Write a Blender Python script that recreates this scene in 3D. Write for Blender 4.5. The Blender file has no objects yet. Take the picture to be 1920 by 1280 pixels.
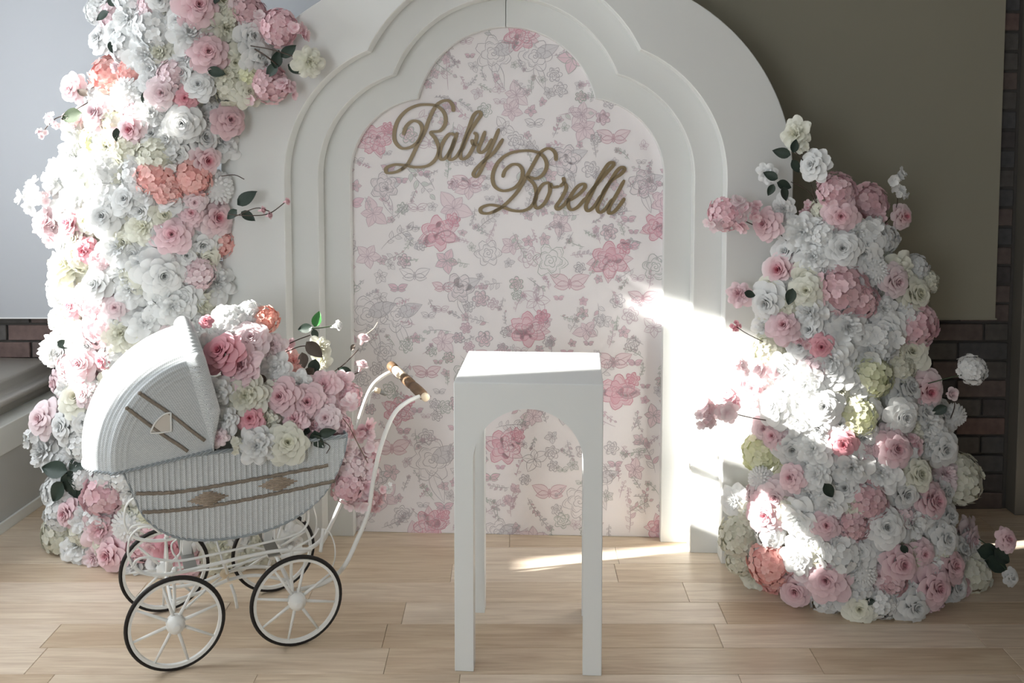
import bpy, bmesh, math, random
from mathutils import Vector, Matrix, Quaternion
from mathutils import noise as mnoise

# ------------------------------------------------------------------ camera, world, sun, exposure
PITCH = math.radians(3.96); FPX = 1850.0; CAMZ = 1.65
cam_d = bpy.data.cameras.new('camera'); cam = bpy.data.objects.new('camera', cam_d)
bpy.context.scene.collection.objects.link(cam)
cam.location = (0, 0, CAMZ); cam.rotation_euler = (math.radians(90) - PITCH, 0, 0)
cam_d.sensor_width = 36; cam_d.lens = 36 * FPX / 1920; cam_d.shift_y = -262 / 1920
cam_d.clip_end = 60
bpy.context.scene.camera = cam
sc = bpy.context.scene
sc.view_settings.view_transform = 'Standard'; sc.view_settings.look = 'None'
sc.view_settings.exposure = 1.08; sc.view_settings.gamma = 1; sc.view_settings.use_curve_mapping = False
try:
    sc.cycles.max_bounces = 8; sc.cycles.diffuse_bounces = 5; sc.cycles.transmission_bounces = 5
    sc.cycles.transparent_max_bounces = 6; sc.cycles.caustics_reflective = False; sc.cycles.caustics_refractive = False
except Exception: pass
world = bpy.data.worlds.new('world'); sc.world = world; world.use_nodes = True
wbg = world.node_tree.nodes['Background']
wbg.inputs[0].default_value = (0.90, 0.95, 1.0, 1); wbg.inputs[1].default_value = 5.0

def add_light(name, kind, loc, **kw):
    d = bpy.data.lights.new(name, kind); o = bpy.data.objects.new(name, d)
    sc.collection.objects.link(o); o.location = loc
    for k, v in kw.items(): setattr(d, k, v)
    return o
SUN_D = Vector((1, 0.22, -0.40)).normalized()
sun = add_light('sun', 'SUN', (-6, 1, 5), energy=10.5, angle=math.radians(0.9), color=(1.0, 0.96, 0.90))
sun.rotation_euler = SUN_D.to_track_quat('-Z', 'Y').to_euler()
# sky portals: the window beside the backdrop and an unseen opening added behind the camera for fill
LW = dict(y0=2.36, y1=3.92, z0=1.16, z1=2.46, x=-2.95)
pl = add_light('window_portal', 'AREA', (LW['x'] - .08, (LW['y0'] + LW['y1']) / 2, (LW['z0'] + LW['z1']) / 2),
               shape='RECTANGLE', size=LW['y1'] - LW['y0'], size_y=LW['z1'] - LW['z0'])
pl.rotation_euler = (math.radians(90), 0, math.radians(-90)); pl.data.cycles.is_portal = True
FW = dict(x0=-2.4, x1=-1.1, z0=0.9, z1=2.4, y=-2.3)
pf = add_light('fill_portal', 'AREA', ((FW['x0'] + FW['x1']) / 2, FW['y'] - .08, (FW['z0'] + FW['z1']) / 2),
               shape='RECTANGLE', size=FW['x1'] - FW['x0'], size_y=FW['z1'] - FW['z0'])
pf.rotation_euler = (math.radians(90), 0, 0); pf.data.cycles.is_portal = True

# ------------------------------------------------------------------ measuring helpers
def ray(x, y):
    a = x - 960; b = 378 - y
    return Vector((a, FPX * math.cos(PITCH) + b * math.sin(PITCH), -FPX * math.sin(PITCH) + b * math.cos(PITCH)))
def at(x, y, Y):
    d = ray(x, y); return Vector((d.x * Y / d.y, Y, CAMZ + d.z * Y / d.y))
def hit(x, y, o, n):
    d = ray(x, y); t = (o[0] * n[0] + o[1] * n[1]) / (d.x * n[0] + d.y * n[1])
    return Vector((d.x * t, d.y * t, CAMZ + d.z * t))

# ------------------------------------------------------------------ materials
def new_mat(name):
    m = bpy.data.materials.new(name); m.use_nodes = True
    nt = m.node_tree; b = nt.nodes['Principled BSDF']
    return m, nt, b
def lin(c):
    return tuple(((v / 255) / 12.92 if v / 255 <= .04045 else ((v / 255 + .055) / 1.055) ** 2.4) for v in c) + (1,)
def plain(name, rgb, rough=.6, metal=0, spec=.4, noise=.0, nscale=8, bump=0, bscale=60):
    m, nt, b = new_mat(name)
    b.inputs['Roughness'].default_value = rough; b.inputs['Metallic'].default_value = metal
    b.inputs['Specular IOR Level'].default_value = spec
    c = lin(rgb)
    tc = nt.nodes.new('ShaderNodeTexCoord')
    n = nt.nodes.new('ShaderNodeTexNoise'); n.inputs['Scale'].default_value = nscale; n.inputs['Detail'].default_value = 4
    nt.links.new(tc.outputs['Object'], n.inputs['Vector'])
    mx = nt.nodes.new('ShaderNodeMix'); mx.data_type = 'RGBA'
    mx.inputs[6].default_value = tuple(v * (1 - noise) for v in c[:3]) + (1,)
    mx.inputs[7].default_value = tuple(min(1, v * (1 + noise)) for v in c[:3]) + (1,)
    nt.links.new(n.outputs[0], mx.inputs[0]); nt.links.new(mx.outputs[2], b.inputs['Base Color'])
    if bump:
        n2 = nt.nodes.new('ShaderNodeTexNoise'); n2.inputs['Scale'].default_value = bscale
        nt.links.new(tc.outputs['Object'], n2.inputs['Vector'])
        bp = nt.nodes.new('ShaderNodeBump'); bp.inputs['Strength'].default_value = bump; bp.inputs['Distance'].default_value = .003
        nt.links.new(n2.outputs[0], bp.inputs['Height']); nt.links.new(bp.outputs[0], b.inputs['Normal'])
    return m
def petal_mat(name, c0, c1, power=.6, trans=.22):
    """colour runs from flower heart (attribute t = 0) to petal tips (t = 1)"""
    m, nt, b = new_mat(name)
    at_ = nt.nodes.new('ShaderNodeAttribute'); at_.attribute_name = 't'
    pw = nt.nodes.new('ShaderNodeMath'); pw.operation = 'POWER'; pw.inputs[1].default_value = power
    nt.links.new(at_.outputs['Fac'], pw.inputs[0])
    mx = nt.nodes.new('ShaderNodeMix'); mx.data_type = 'RGBA'
    mx.inputs[6].default_value = lin(c0); mx.inputs[7].default_value = lin(c1)
    nt.links.new(pw.outputs[0], mx.inputs[0])
    oi = nt.nodes.new('ShaderNodeObjectInfo')
    hs = nt.nodes.new('ShaderNodeHueSaturation')
    mr = nt.nodes.new('ShaderNodeMapRange'); mr.inputs[3].default_value = .93; mr.inputs[4].default_value = 1.05
    nt.links.new(oi.outputs['Random'], mr.inputs[0]); nt.links.new(mr.outputs[0], hs.inputs['Value'])
    nt.links.new(mx.outputs[2], hs.inputs['Color'])
    nt.links.new(hs.outputs[0], b.inputs['Base Color'])
    b.inputs['Roughness'].default_value = .75; b.inputs['Specular IOR Level'].default_value = .15
    tr = nt.nodes.new('ShaderNodeBsdfTranslucent'); nt.links.new(hs.outputs[0], tr.inputs[0])
    ms = nt.nodes.new('ShaderNodeMixShader'); ms.inputs[0].default_value = trans
    nt.links.new(b.outputs[0], ms.inputs[1]); nt.links.new(tr.outputs[0], ms.inputs[2])
    nt.links.new(ms.outputs[0], nt.nodes['Material Output'].inputs[0])
    return m
PM = {
 'W': petal_mat('petal_white', (220, 222, 222), (244, 245, 244)),
 'C': petal_mat('petal_cream', (222, 221, 198), (242, 242, 231)),
 'G': petal_mat('petal_lime_cream', (224, 228, 176), (241, 242, 218)),
 'Q': petal_mat('petal_blush', (232, 196, 203), (246, 234, 236)),
 'P': petal_mat('petal_pink', (222, 156, 170), (246, 224, 228)),
 'X': petal_mat('petal_white_pink_heart', (218, 100, 126), (247, 238, 239), .75),
 'D': petal_mat('petal_dusty_pink', (212, 156, 165), (240, 214, 218)),
 'S': petal_mat('petal_coral', (236, 150, 144), (250, 212, 206)),
 'O': petal_mat('petal_orange_coral', (250, 160, 142), (252, 204, 190)),
 'H': petal_mat('petal_hot_pink', (206, 88, 114), (244, 194, 202)),
}
M_leaf = plain('leaf_green', (52, 66, 58), .5, noise=.25, nscale=20)
M_leafb = plain('leaf_bright', (60, 130, 62), .45, noise=.2, nscale=20)
M_leafbr = plain('leaf_brown', (96, 86, 78), .55, noise=.2, nscale=20)
M_stem = plain('stem_brown', (74, 62, 54), .7, noise=.2, nscale=30)
M_stemg = plain('stem_green', (70, 84, 62), .7, noise=.2, nscale=30)
M_core = plain('flower_foam', (206, 208, 196), .9, noise=.12, nscale=25, bump=.6, bscale=60)
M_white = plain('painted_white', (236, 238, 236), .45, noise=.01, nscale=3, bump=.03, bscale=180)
M_plinth = plain('plinth_white', (232, 236, 236), .40, noise=.01, nscale=3)
M_face_dim = plain('arch_face_dimmed', (222, 224, 222), .5, noise=.01, nscale=3)  # arch white greyed for the faces, so the rims look lit beside it
M_gap = plain('shadow_gap', (120, 120, 118), .9)
M_gold = plain('gold_acrylic', (132, 114, 82), .42, metal=.15, spec=.5, noise=.06, nscale=10)
M_screenL = plain('wall_board_pale', (178, 181, 186), .8, noise=.02, nscale=2)
M_screenR = plain('wall_board_taupe', (156, 153, 138), .85, noise=.03, nscale=2)
M_edge = plain('board_edge', (225, 226, 226), .6)
M_wall = plain('wall_paint', (222, 222, 220), .85, noise=.02)
M_wallr = plain('wall_dark', (48, 44, 40), .85, noise=.05)
M_mortar = plain('mortar', (92, 89, 86), .95, noise=.1, nscale=40, bump=.4)
M_bench = plain('bench_grey', (196, 197, 196), .7, noise=.03)
M_cush = plain('cushion_beige', (206, 202, 196), .6, noise=.04, nscale=5, bump=.1, bscale=300)
M_trimg = plain('trim_grey', (120, 116, 108), .6, noise=.04)
M_metalw = plain('enamel_white', (232, 233, 230), .35, noise=.04, nscale=15)
M_tyre = plain('rubber_black', (34, 30, 28), .6, noise=.1, nscale=30)
M_woodb = plain('handle_brown', (112, 88, 66), .5, noise=.35, nscale=60)
M_woodc = plain('handle_cream', (226, 208, 180), .45, noise=.08, nscale=40)
M_braid = plain('brown_braid', (134, 124, 112), .8, noise=.35, nscale=90, bump=.8, bscale=200)
M_motif = plain('brown_motif', (172, 157, 140), .8, noise=.3, nscale=90, bump=.8, bscale=200)
M_steel = plain('dull_steel', (150, 150, 146), .4, metal=.5, noise=.1)
M_frame_int = plain('porthole_cream', (206, 200, 190), .5, noise=.06)

def wicker_mat():
    m, nt, b = new_mat('white_wicker')
    tc = nt.nodes.new('ShaderNodeTexCoord'); mp = nt.nodes.new('ShaderNodeMapping')
    nt.links.new(tc.outputs['UV'], mp.inputs[0])
    br = nt.nodes.new('ShaderNodeTexBrick'); br.inputs['Scale'].default_value = 1
    br.inputs['Brick Width'].default_value = .9; br.inputs['Row Height'].default_value = .55
    br.inputs['Mortar Size'].default_value = .12; br.inputs['Mortar Smooth'].default_value = 1
    br.inputs['Color1'].default_value = lin((238, 242, 243)); br.inputs['Color2'].default_value = lin((224, 229, 231))
    br.inputs['Mortar'].default_value = lin((150, 158, 162))
    nt.links.new(mp.outputs[0], br.inputs['Vector'])
    nt.links.new(br.outputs['Color'], b.inputs['Base Color'])
    bp = nt.nodes.new('ShaderNodeBump'); bp.inputs['Strength'].default_value = .7; bp.inputs['Distance'].default_value = .0015; bp.invert = True
    nt.links.new(br.outputs['Fac'], bp.inputs['Height']); nt.links.new(bp.outputs[0], b.inputs['Normal'])
    b.inputs['Roughness'].default_value = .55
    return m
M_wick = wicker_mat()

def wood_mat():
    m, nt, b = new_mat('oak_plank')
    L = nt.links.new
    tc = nt.nodes.new('ShaderNodeTexCoord'); oi = nt.nodes.new('ShaderNodeObjectInfo')
    ad = nt.nodes.new('ShaderNodeVectorMath'); ad.operation = 'ADD'
    cm = nt.nodes.new('ShaderNodeCombineXYZ'); ml = nt.nodes.new('ShaderNodeMath'); ml.operation = 'MULTIPLY'; ml.inputs[1].default_value = 40
    L(oi.outputs['Random'], ml.inputs[0]); L(ml.outputs[0], cm.inputs[0]); L(ml.outputs[0], cm.inputs[2])
    L(tc.outputs['Object'], ad.inputs[0]); L(cm.outputs[0], ad.inputs[1])
    mp = nt.nodes.new('ShaderNodeMapping'); mp.inputs['Scale'].default_value = (1.2, 14, 1)
    L(ad.outputs[0], mp.inputs[0])
    n1 = nt.nodes.new('ShaderNodeTexNoise'); n1.inputs['Scale'].default_value = 2.2; n1.inputs['Detail'].default_value = 8; n1.inputs['Distortion'].default_value = 1.3
    L(mp.outputs[0], n1.inputs['Vector'])
    wv = nt.nodes.new('ShaderNodeTexNoise'); wv.inputs['Scale'].default_value = 9; wv.inputs['Detail'].default_value = 5
    mp2 = nt.nodes.new('ShaderNodeMapping'); mp2.inputs['Scale'].default_value = (1, 26, 1)
    L(ad.outputs[0], mp2.inputs[0]); L(mp2.outputs[0], wv.inputs['Vector'])
    cr = nt.nodes.new('ShaderNodeValToRGB'); e = cr.color_ramp.elements
    e[0].position = .30; e[0].color = lin((206, 184, 160)); e[1].position = .68; e[1].color = lin((230, 213, 190))
    L(n1.outputs[0], cr.inputs[0])
    mx = nt.nodes.new('ShaderNodeMix'); mx.data_type = 'RGBA'; mx.blend_type = 'MULTIPLY'; mx.inputs[0].default_value = .22
    cr2 = nt.nodes.new('ShaderNodeValToRGB'); cr2.color_ramp.elements[0].position = .35; cr2.color_ramp.elements[0].color = (.62, .56, .5, 1); cr2.color_ramp.elements[1].position = .55; cr2.color_ramp.elements[1].color = (1, 1, 1, 1)
    L(wv.outputs[0], cr2.inputs[0]); L(cr.outputs[0], mx.inputs[6]); L(cr2.outputs[0], mx.inputs[7])
    hs = nt.nodes.new('ShaderNodeHueSaturation'); mr = nt.nodes.new('ShaderNodeMapRange'); mr.inputs[3].default_value = .86; mr.inputs[4].default_value = 1.10
    mr2 = nt.nodes.new('ShaderNodeMapRange'); mr2.inputs[3].default_value = 1.15; mr2.inputs[4].default_value = .8
    L(oi.outputs['Random'], mr.inputs[0]); L(oi.outputs['Random'], mr2.inputs[0])
    L(mr.outputs[0], hs.inputs['Value']); L(mr2.outputs[0], hs.inputs['Saturation']); L(mx.outputs[2], hs.inputs['Color'])
    L(hs.outputs[0], b.inputs['Base Color'])
    b.inputs['Roughness'].default_value = .36; b.inputs['Specular IOR Level'].default_value = .4
    bp = nt.nodes.new('ShaderNodeBump'); bp.inputs['Strength'].default_value = .12; bp.inputs['Distance'].default_value = .002
    L(wv.outputs[0], bp.inputs['Height']); L(bp.outputs[0], b.inputs['Normal'])
    return m
M_oak = wood_mat()
def brick_mat():
    m, nt, b = new_mat('brick_clay')
    L = nt.links.new
    oi = nt.nodes.new('ShaderNodeObjectInfo'); tc = nt.nodes.new('ShaderNodeTexCoord')
    cr = nt.nodes.new('ShaderNodeValToRGB'); cr.color_ramp.interpolation = 'CONSTANT'
    e = cr.color_ramp.elements; e[0].position = 0; e[0].color = lin((92, 89, 87)); e[1].position = .3; e[1].color = lin((103, 92, 89))
    for p, c in ((.5, (85, 85, 87)), (.68, (111, 93, 89)), (.85, (79, 75, 75))):
        k = e.new(p); k.color = lin(c)
    L(oi.outputs['Random'], cr.inputs[0])
    n = nt.nodes.new('ShaderNodeTexNoise'); n.inputs['Scale'].default_value = 30; n.inputs['Detail'].default_value = 5
    L(tc.outputs['Object'], n.inputs['Vector'])
    mx = nt.nodes.new('ShaderNodeMix'); mx.data_type = 'RGBA'; mx.blend_type = 'OVERLAY'; mx.inputs[0].default_value = .4
    L(cr.outputs[0], mx.inputs[6]); L(n.outputs[0], mx.inputs[7]); L(mx.outputs[2], b.inputs['Base Color'])
    b.inputs['Roughness'].default_value = .9
    bp = nt.nodes.new('ShaderNodeBump'); bp.inputs['Strength'].default_value = .5; bp.inputs['Distance'].default_value = .004
    L(n.outputs[0], bp.inputs['Height']); L(bp.outputs[0], b.inputs['Normal'])
    return m
M_brick = brick_mat()
def print_mat():
    m, nt, b = new_mat('printed_ink')
    a = nt.nodes.new('ShaderNodeAttribute'); a.attribute_name = 'ink'
    nt.links.new(a.outputs['Color'], b.inputs['Base Color']); b.inputs['Roughness'].default_value = .5
    return m
M_ink = print_mat()
M_paper = plain('panel_paper', (243, 239, 240), .5, noise=.02, nscale=2)

# ------------------------------------------------------------------ object helpers
C = sc.collection
def link(name, me, m=None, parent=None, smooth=False):
    o = bpy.data.objects.new(name, me); C.objects.link(o)
    if m is not None: me.materials.append(m)
    if parent is not None: o.parent = parent
    if smooth:
        for p in me.polygons: p.use_smooth = True
    return o
def obj(name, bm, m=None, parent=None, smooth=False, loc=None):
    me = bpy.data.meshes.new(name); bm.normal_update(); bm.to_mesh(me); bm.free()
    o = link(name, me, m, parent, smooth)
    if loc is not None: o.location = loc
    return o
def pyobj(name, v, f, m=None, parent=None, smooth=True):
    me = bpy.data.meshes.new(name); me.from_pydata([tuple(a) for a in v], [], f); me.update()
    return link(name, me, m, parent, smooth)
def empty(name, loc=(0, 0, 0), rz=0):
    o = bpy.data.objects.new(name, None); C.objects.link(o); o.location = loc; o.rotation_euler = (0, 0, rz)
    o.empty_display_size = .1
    return o
def tag(o, label, cat, group=None):
    o['label'] = label; o['category'] = cat
    if group: o['group'] = group
    return o
def struct(o): o['kind'] = 'structure'; return o
def box(bm, x0, x1, y0, y1, z0, z1):
    vs = [bm.verts.new(p) for p in ((x0, y0, z0), (x1, y0, z0), (x1, y1, z0), (x0, y1, z0), (x0, y0, z1), (x1, y0, z1), (x1, y1, z1), (x0, y1, z1))]
    fs = [(0, 3, 2, 1), (4, 5, 6, 7), (0, 1, 5, 4), (1, 2, 6, 5), (2, 3, 7, 6), (3, 0, 4, 7)]
    return [bm.faces.new([vs[i] for i in f]) for f in fs]
def bevel(bm, w, seg=2):
    bmesh.ops.bevel(bm, geom=list(bm.edges), offset=w, segments=seg, affect='EDGES', profile=.5)
def boxobj(name, x0, x1, y0, y1, z0, z1, m, parent=None, bev=0, seg=2):
    bm = bmesh.new(); box(bm, x0, x1, y0, y1, z0, z1)
    if bev: bevel(bm, bev, seg)
    return obj(name, bm, m, parent, bool(bev and seg > 2))
def catmull(pts, n=6):
    P = [Vector(p) for p in pts]; out = []
    for i in range(len(P) - 1):
        p0 = P[i - 1] if i > 0 else P[i] * 2 - P[i + 1]; p1 = P[i]; p2 = P[i + 1]
        p3 = P[i + 2] if i + 2 < len(P) else P[i + 1] * 2 - P[i]
        for k in range(n):
            t = k / n
            out.append(.5 * ((2 * p1) + (p2 - p0) * t + (2 * p0 - 5 * p1 + 4 * p2 - p3) * t * t + (3 * p1 - p0 - 3 * p2 + p3) * t ** 3))
    out.append(P[-1]); return out
def tube(bm, pts, r, seg=8, cap=True, flat=None):
    """sweep; r is a number or a list; flat=(a,b) gives an elliptical section"""
    P = [Vector(p) for p in pts]; n = len(P); rings = []
    T = [(P[min(i + 1, n - 1)] - P[max(i - 1, 0)]).normalized() for i in range(n)]
    up = Vector((0, 0, 1)) if abs(T[0].z) < .9 else Vector((0, 1, 0))
    N = (up - T[0] * up.dot(T[0])).normalized()
    for i in range(n):
        if i > 0:
            q = T[i - 1].rotation_difference(T[i]); N = q @ N
            N = (N - T[i] * N.dot(T[i])).normalized()
        B = T[i].cross(N); ri = r[i] if isinstance(r, (list, tuple)) else r
        a, b = (ri, ri) if flat is None else (flat[0], flat[1])
        rings.append([bm.verts.new(P[i] + N * math.cos(2 * math.pi * k / seg) * a + B * math.sin(2 * math.pi * k / seg) * b) for k in range(seg)])
    for i in range(n - 1):
        for k in range(seg):
            bm.faces.new((rings[i][k], rings[i][(k + 1) % seg], rings[i + 1][(k + 1) % seg], rings[i + 1][k]))
    if cap:
        bm.faces.new(rings[0][::-1]); bm.faces.new(rings[-1])
def tubeobj(name, pts, r, m, parent=None, seg=8, n=6, flat=None):
    bm = bmesh.new(); tube(bm, catmull(pts, n) if n else pts, r, seg, True, flat)
    return obj(name, bm, m, parent, True)
def lathe(bm, prof, seg=24, axis='Y', c=(0, 0, 0)):
    """prof: list of (radius, along)"""
    rings = []
    for r, h in prof:
        ring = []
        for k in range(seg):
            a = 2 * math.pi * k / seg; x, y = r * math.cos(a), r * math.sin(a)
            p = (x, h, y) if axis == 'Y' else (x, y, h) if axis == 'Z' else (h, x, y)
            ring.append(bm.verts.new((p[0] + c[0], p[1] + c[1], p[2] + c[2])))
        rings.append(ring)
    for i in range(len(rings) - 1):
        for k in range(seg):
            bm.faces.new((rings[i][k], rings[i][(k + 1) % seg], rings[i + 1][(k + 1) % seg], rings[i + 1][k]))
    bm.faces.new(rings[0][::-1]); bm.faces.new(rings[-1])
    bmesh.ops.recalc_face_normals(bm, faces=list(bm.faces))

# ------------------------------------------------------------------ room shell
WY = 4.254; WL = 4.65; XS = -.60   # the brickwork stands deeper left of XS
def wall_with_hole(name, axis, pos, thick, a0, a1, h, hole, m):
    bm = bmesh.new(); b0, b1, z0, z1 = hole
    def bx(u0, u1, w0, w1):
        if axis == 'X': box(bm, pos - thick, pos, u0, u1, w0, w1)
        else: box(bm, u0, u1, pos - thick, pos, w0, w1)
    bx(a0, b0, 0, h); bx(b1, a1, 0, h); bx(b0, b1, 0, z0); bx(b0, b1, z1, h)
    return struct(obj(name, bm, m))
HT = 2.95; XR = 3.6
wall_with_hole('wall_left', 'X', LW['x'] + .06, .12, -2.4, WL + .2, HT, (LW['y0'], LW['y1'], LW['z0'], LW['z1']), M_wall)
wall_with_hole('wall_front', 'Y', FW['y'] + .05, .12, LW['x'], XR, HT, (FW['x0'], FW['x1'], FW['z0'], FW['z1']), M_wall)
struct(boxobj('wall_right', XR, XR + .1, -2.4, WY + .2, 0, HT, M_wallr))
struct(boxobj('ceiling', LW['x'] - .1, XR + .1, -2.5, WL + .3, HT, HT + .1, M_wall))
bm = bmesh.new(); box(bm, XS, XR, WY + .006, WY + .2, -.1, HT); box(bm, XS, XS + .12, WY + .2, WL + .2, -.1, HT)
wb = struct(obj('wall_back', bm, M_mortar))
wb2 = struct(boxobj('wall_recess', LW['x'], XS, WL + .006, WL + .2, -.1, HT, M_mortar))
# window frames (off to the left of the view)
def window(name, c, horizontal):
    e = empty(name); e['kind'] = 'structure'
    if horizontal:
        x = LW['x']; y0, y1, z0, z1 = LW['y0'], LW['y1'], LW['z0'], LW['z1']
        boxobj('window_frame', x - .02, x + .02, y0, y0 + .03, z0, z1, M_edge, e); boxobj('window_frame', x - .02, x + .02, y1 - .03, y1, z0, z1, M_edge, e)
        boxobj('window_frame', x - .02, x + .02, y0 + .03, y1 - .03, z0, z0 + .03, M_edge, e); boxobj('window_frame', x - .02, x + .02, y0 + .03, y1 - .03, z1 - .03, z1, M_edge, e)
        boxobj('sun_blocker', x - .02, x + .02, y0 + .03, y0 + .20, z0 + .03, 1.74, M_edge, e)  # solid panel added out of view to keep a sun streak off the floor
        boxobj('sun_block_post', x - .04, x + .06, 3.08, 3.26, z0 + .03, 2.30, M_edge, e); boxobj('transom', x - .02, x + .02, 3.26, y1 - .03, 2.28, 2.31, M_edge, e)  # post added to shade the floral panel, its open top lets a streak through
    return e
window('window_1', None, True)

# floor: oak boards laid one by one where the camera sees them
random.seed(11)
fl = struct(boxobj('floor', LW['x'], XR, -2.4, WL + .006, -.1, -.006, M_oak))
PW = .155; y = 3.377 - PW * 6; row = 0
rows = []
while y < WL:
    if y < WY < y + PW: rows.append((y, WY)); y = WY; continue
    rows.append((y, min(y + PW, WL))); y += PW
for ri, (ya, yb) in enumerate(rows):
    x = -2.9 - random.random() * .9
    xe = 2.9 if yb <= WY + .001 else XS - .01
    while x < xe:
        L = random.choice((.62, .85, 1.1, 1.35)); xa, xb = max(x, -2.88), min(x + L, xe)
        if xb - xa > .05:
            bm = bmesh.new(); box(bm, -(xb - xa) / 2 + .0006, (xb - xa) / 2 - .0006, -(yb - ya) / 2 + .0006, (yb - ya) / 2 - .0006, -.006, 0)
            es = [e for e in bm.edges if all(v.co.z > -.001 for v in e.verts)]
            bmesh.ops.bevel(bm, geom=es, offset=.0012, segments=1, affect='EDGES')
            obj('plank', bm, M_oak, fl, loc=((xa + xb) / 2, (ya + yb) / 2, 0))
        x += L

# bricks of the back wall where they show
BH = .0835; BL = .222
def brick_mesh(L):
    bm = bmesh.new(); box(bm, 0, L - .011, -.012, .004, 0, BH - .011); bevel(bm, .003, 1)
    me = bpy.data.meshes.new('brick'); bm.to_mesh(me); bm.free(); me.materials.append(M_brick); return me
bfull = brick_mesh(BL); bhalf = brick_mesh(BL / 2)
def lay(x0, x1, z0, z1, WY=WY, wb=wb):
    n = int(math.ceil((z1 - z0) / BH))
    for r in range(n):
        z = z0 + r * BH; off = (BL / 2) if (round(z / BH) % 2) else 0
        x = x0
        if off:
            o = bpy.data.objects.new('brick', bhalf); C.objects.link(o); o.parent = wb; o.location = (x, WY, z); x += BL / 2
        while x < x1 - .05:
            me = bfull if x1 - x > BL * .9 else bhalf
            o = bpy.data.objects.new('brick', me); C.objects.link(o); o.parent = wb
            o.location = (x, WY + random.uniform(-.001, .001), z); x += BL if me is bfull else BL / 2
lay(1.06, 2.17, 0.0, BH * 11)
lay(1.95, 2.17, BH * 11, 2.9)
lay(-2.84, -1.5, BH * 5, BH * 11, WL, wb2)

# wall boards hung in front of the brick
zb = at(100, 597, 4.60).z; zbr = at(1868, 599, 4.20)
def board(name, x0, x1, z0, m, label, yy=4.2):
    e = empty(name, ((x0 + x1) / 2, yy, z0)); tag(e, label, 'screen')
    w = (x1 - x0) / 2
    boxobj('face', -w + .006, w - .006, -.002, .045, .006, 2.9 - z0, m, e)
    boxobj('bottom_edge', -w, w, -.005, .045, 0, .006, M_edge if m is M_screenL else m, e)
    return e
board('hanging_screen', -2.86, -.62, zb, M_screenL, 'pale blue-grey hanging screen on the left, behind the tall flower column', 4.6)
board('hanging_screen', -.61, zbr.x, zbr.z, M_screenR, 'taupe hanging screen on the right, behind the low flower tree')
tr = struct(boxobj('trim_1', at(1898, 900, 4.2).x, at(1898, 900, 4.2).x + .16, 4.17, WY, 0, 2.9, M_trimg, bev=.004))

# built-in bench along the left wall
BQ = (-2.117, 3.98, 0); BR = math.radians(-3.1)
bench = empty('bench', BQ, BR); tag(bench, 'grey built-in bench with white seat ledge along the left wall', 'bench')
boxobj('base', -.66, 0, -1.5, .62, 0, .319, M_bench, bench)
boxobj('seat_ledge', -.66, .006, -1.5, .62, .319, .44, M_white, bench, bev=.004)
boxobj('baseboard', 0, .012, -1.5, .62, 0, .045, M_white, bench, bev=.002)
bm = bmesh.new(); box(bm, -.65, -.03, -1.48, .615, 0, .15)
es = [e for e in bm.edges if abs(e.verts[0].co.y - e.verts[1].co.y) > 1 or (e.verts[0].co.z > .1 and e.verts[1].co.z > .1 and e.verts[0].co.y < 0)]
bmesh.ops.bevel(bm, geom=es, offset=.065, segments=8, affect='EDGES')
cu = obj('seat_cushion', bm, M_cush, None, True, loc=(BQ[0], BQ[1], .44)); cu.rotation_euler = (0, 0, BR)
tag(cu, 'long beige-grey padded seat cushion lying on the white bench ledge', 'cushion')

# ------------------------------------------------------------------ arch backdrop
BD_YAW = math.radians(-2.67); BD_O = Vector((-.021, 3.967, 0))
bd = empty('arch_backdrop', BD_O, BD_YAW); tag(bd, 'white stepped arch backdrop with a pink floral panel in its middle', 'backdrop')
BDX = Vector((math.cos(BD_YAW), math.sin(BD_YAW), 0)); BDN = Vector((-math.sin(BD_YAW), math.cos(BD_YAW), 0))
def bd_loc(px, py, w=0.0):
    o = BD_O + BDN * w; h = hit(px, py, o, BDN); d = h - BD_O
    return d.dot(BDX), h.z
# shape: circles of the side lobes and the top lobe, grown by an offset
sx1, sz1 = bd_loc(1243, 330); sx0, _ = bd_loc(661, 330); HWP = (sx1 - sx0) / 2; CX = (sx1 + sx0) / 2
_, z330 = bd_loc(952, 330); _, z53 = bd_loc(952, 53)
nxr, nz = bd_loc(1115, 186)
nx = abs(nxr - CX)
S0 = HWP - nx; r1 = (S0 * S0 + (nz - z330) ** 2) / (2 * S0); CS = HWP - r1
a_ = z53; RT = ((nx) ** 2 + (a_ - nz) ** 2) / (2 * (a_ - nz)); ZT = z53 - RT
def arch_curve(off, n=26):
    """right half from the floor up to the apex: list of (x, z) relative to CX"""
    ra, rb = r1 + off, RT + off
    # intersection of circle (CS,z330,ra) with (0,ZT,rb)
    dx, dz = -CS, ZT - z330; d = math.hypot(dx, dz)
    a = (ra * ra - rb * rb + d * d) / (2 * d); h = math.sqrt(max(0, ra * ra - a * a))
    mx_, mz_ = CS + a * dx / d, z330 + a * dz / d
    c1 = (mx_ + h * dz / d, mz_ - h * dx / d); c2 = (mx_ - h * dz / d, mz_ + h * dx / d)
    nt = c1 if c1[0] > c2[0] else c2
    a1 = math.atan2(nt[1] - z330, nt[0] - CS); pts = [(CS + ra, 0), (CS + ra, z330 * .5)]
    for k in range(n): 
        t = a1 * k / (n - 1); pts.append((CS + ra * math.cos(t), z330 + ra * math.sin(t)))
    b0 = math.atan2(nt[1] - ZT, nt[0])
    for k in range(1, n):
        t = b0 + (math.pi / 2 - b0) * k / (n - 1); pts.append((rb * math.cos(t), ZT + rb * math.sin(t)))
    pts[-1] = (0, ZT + rb)
    return pts
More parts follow.
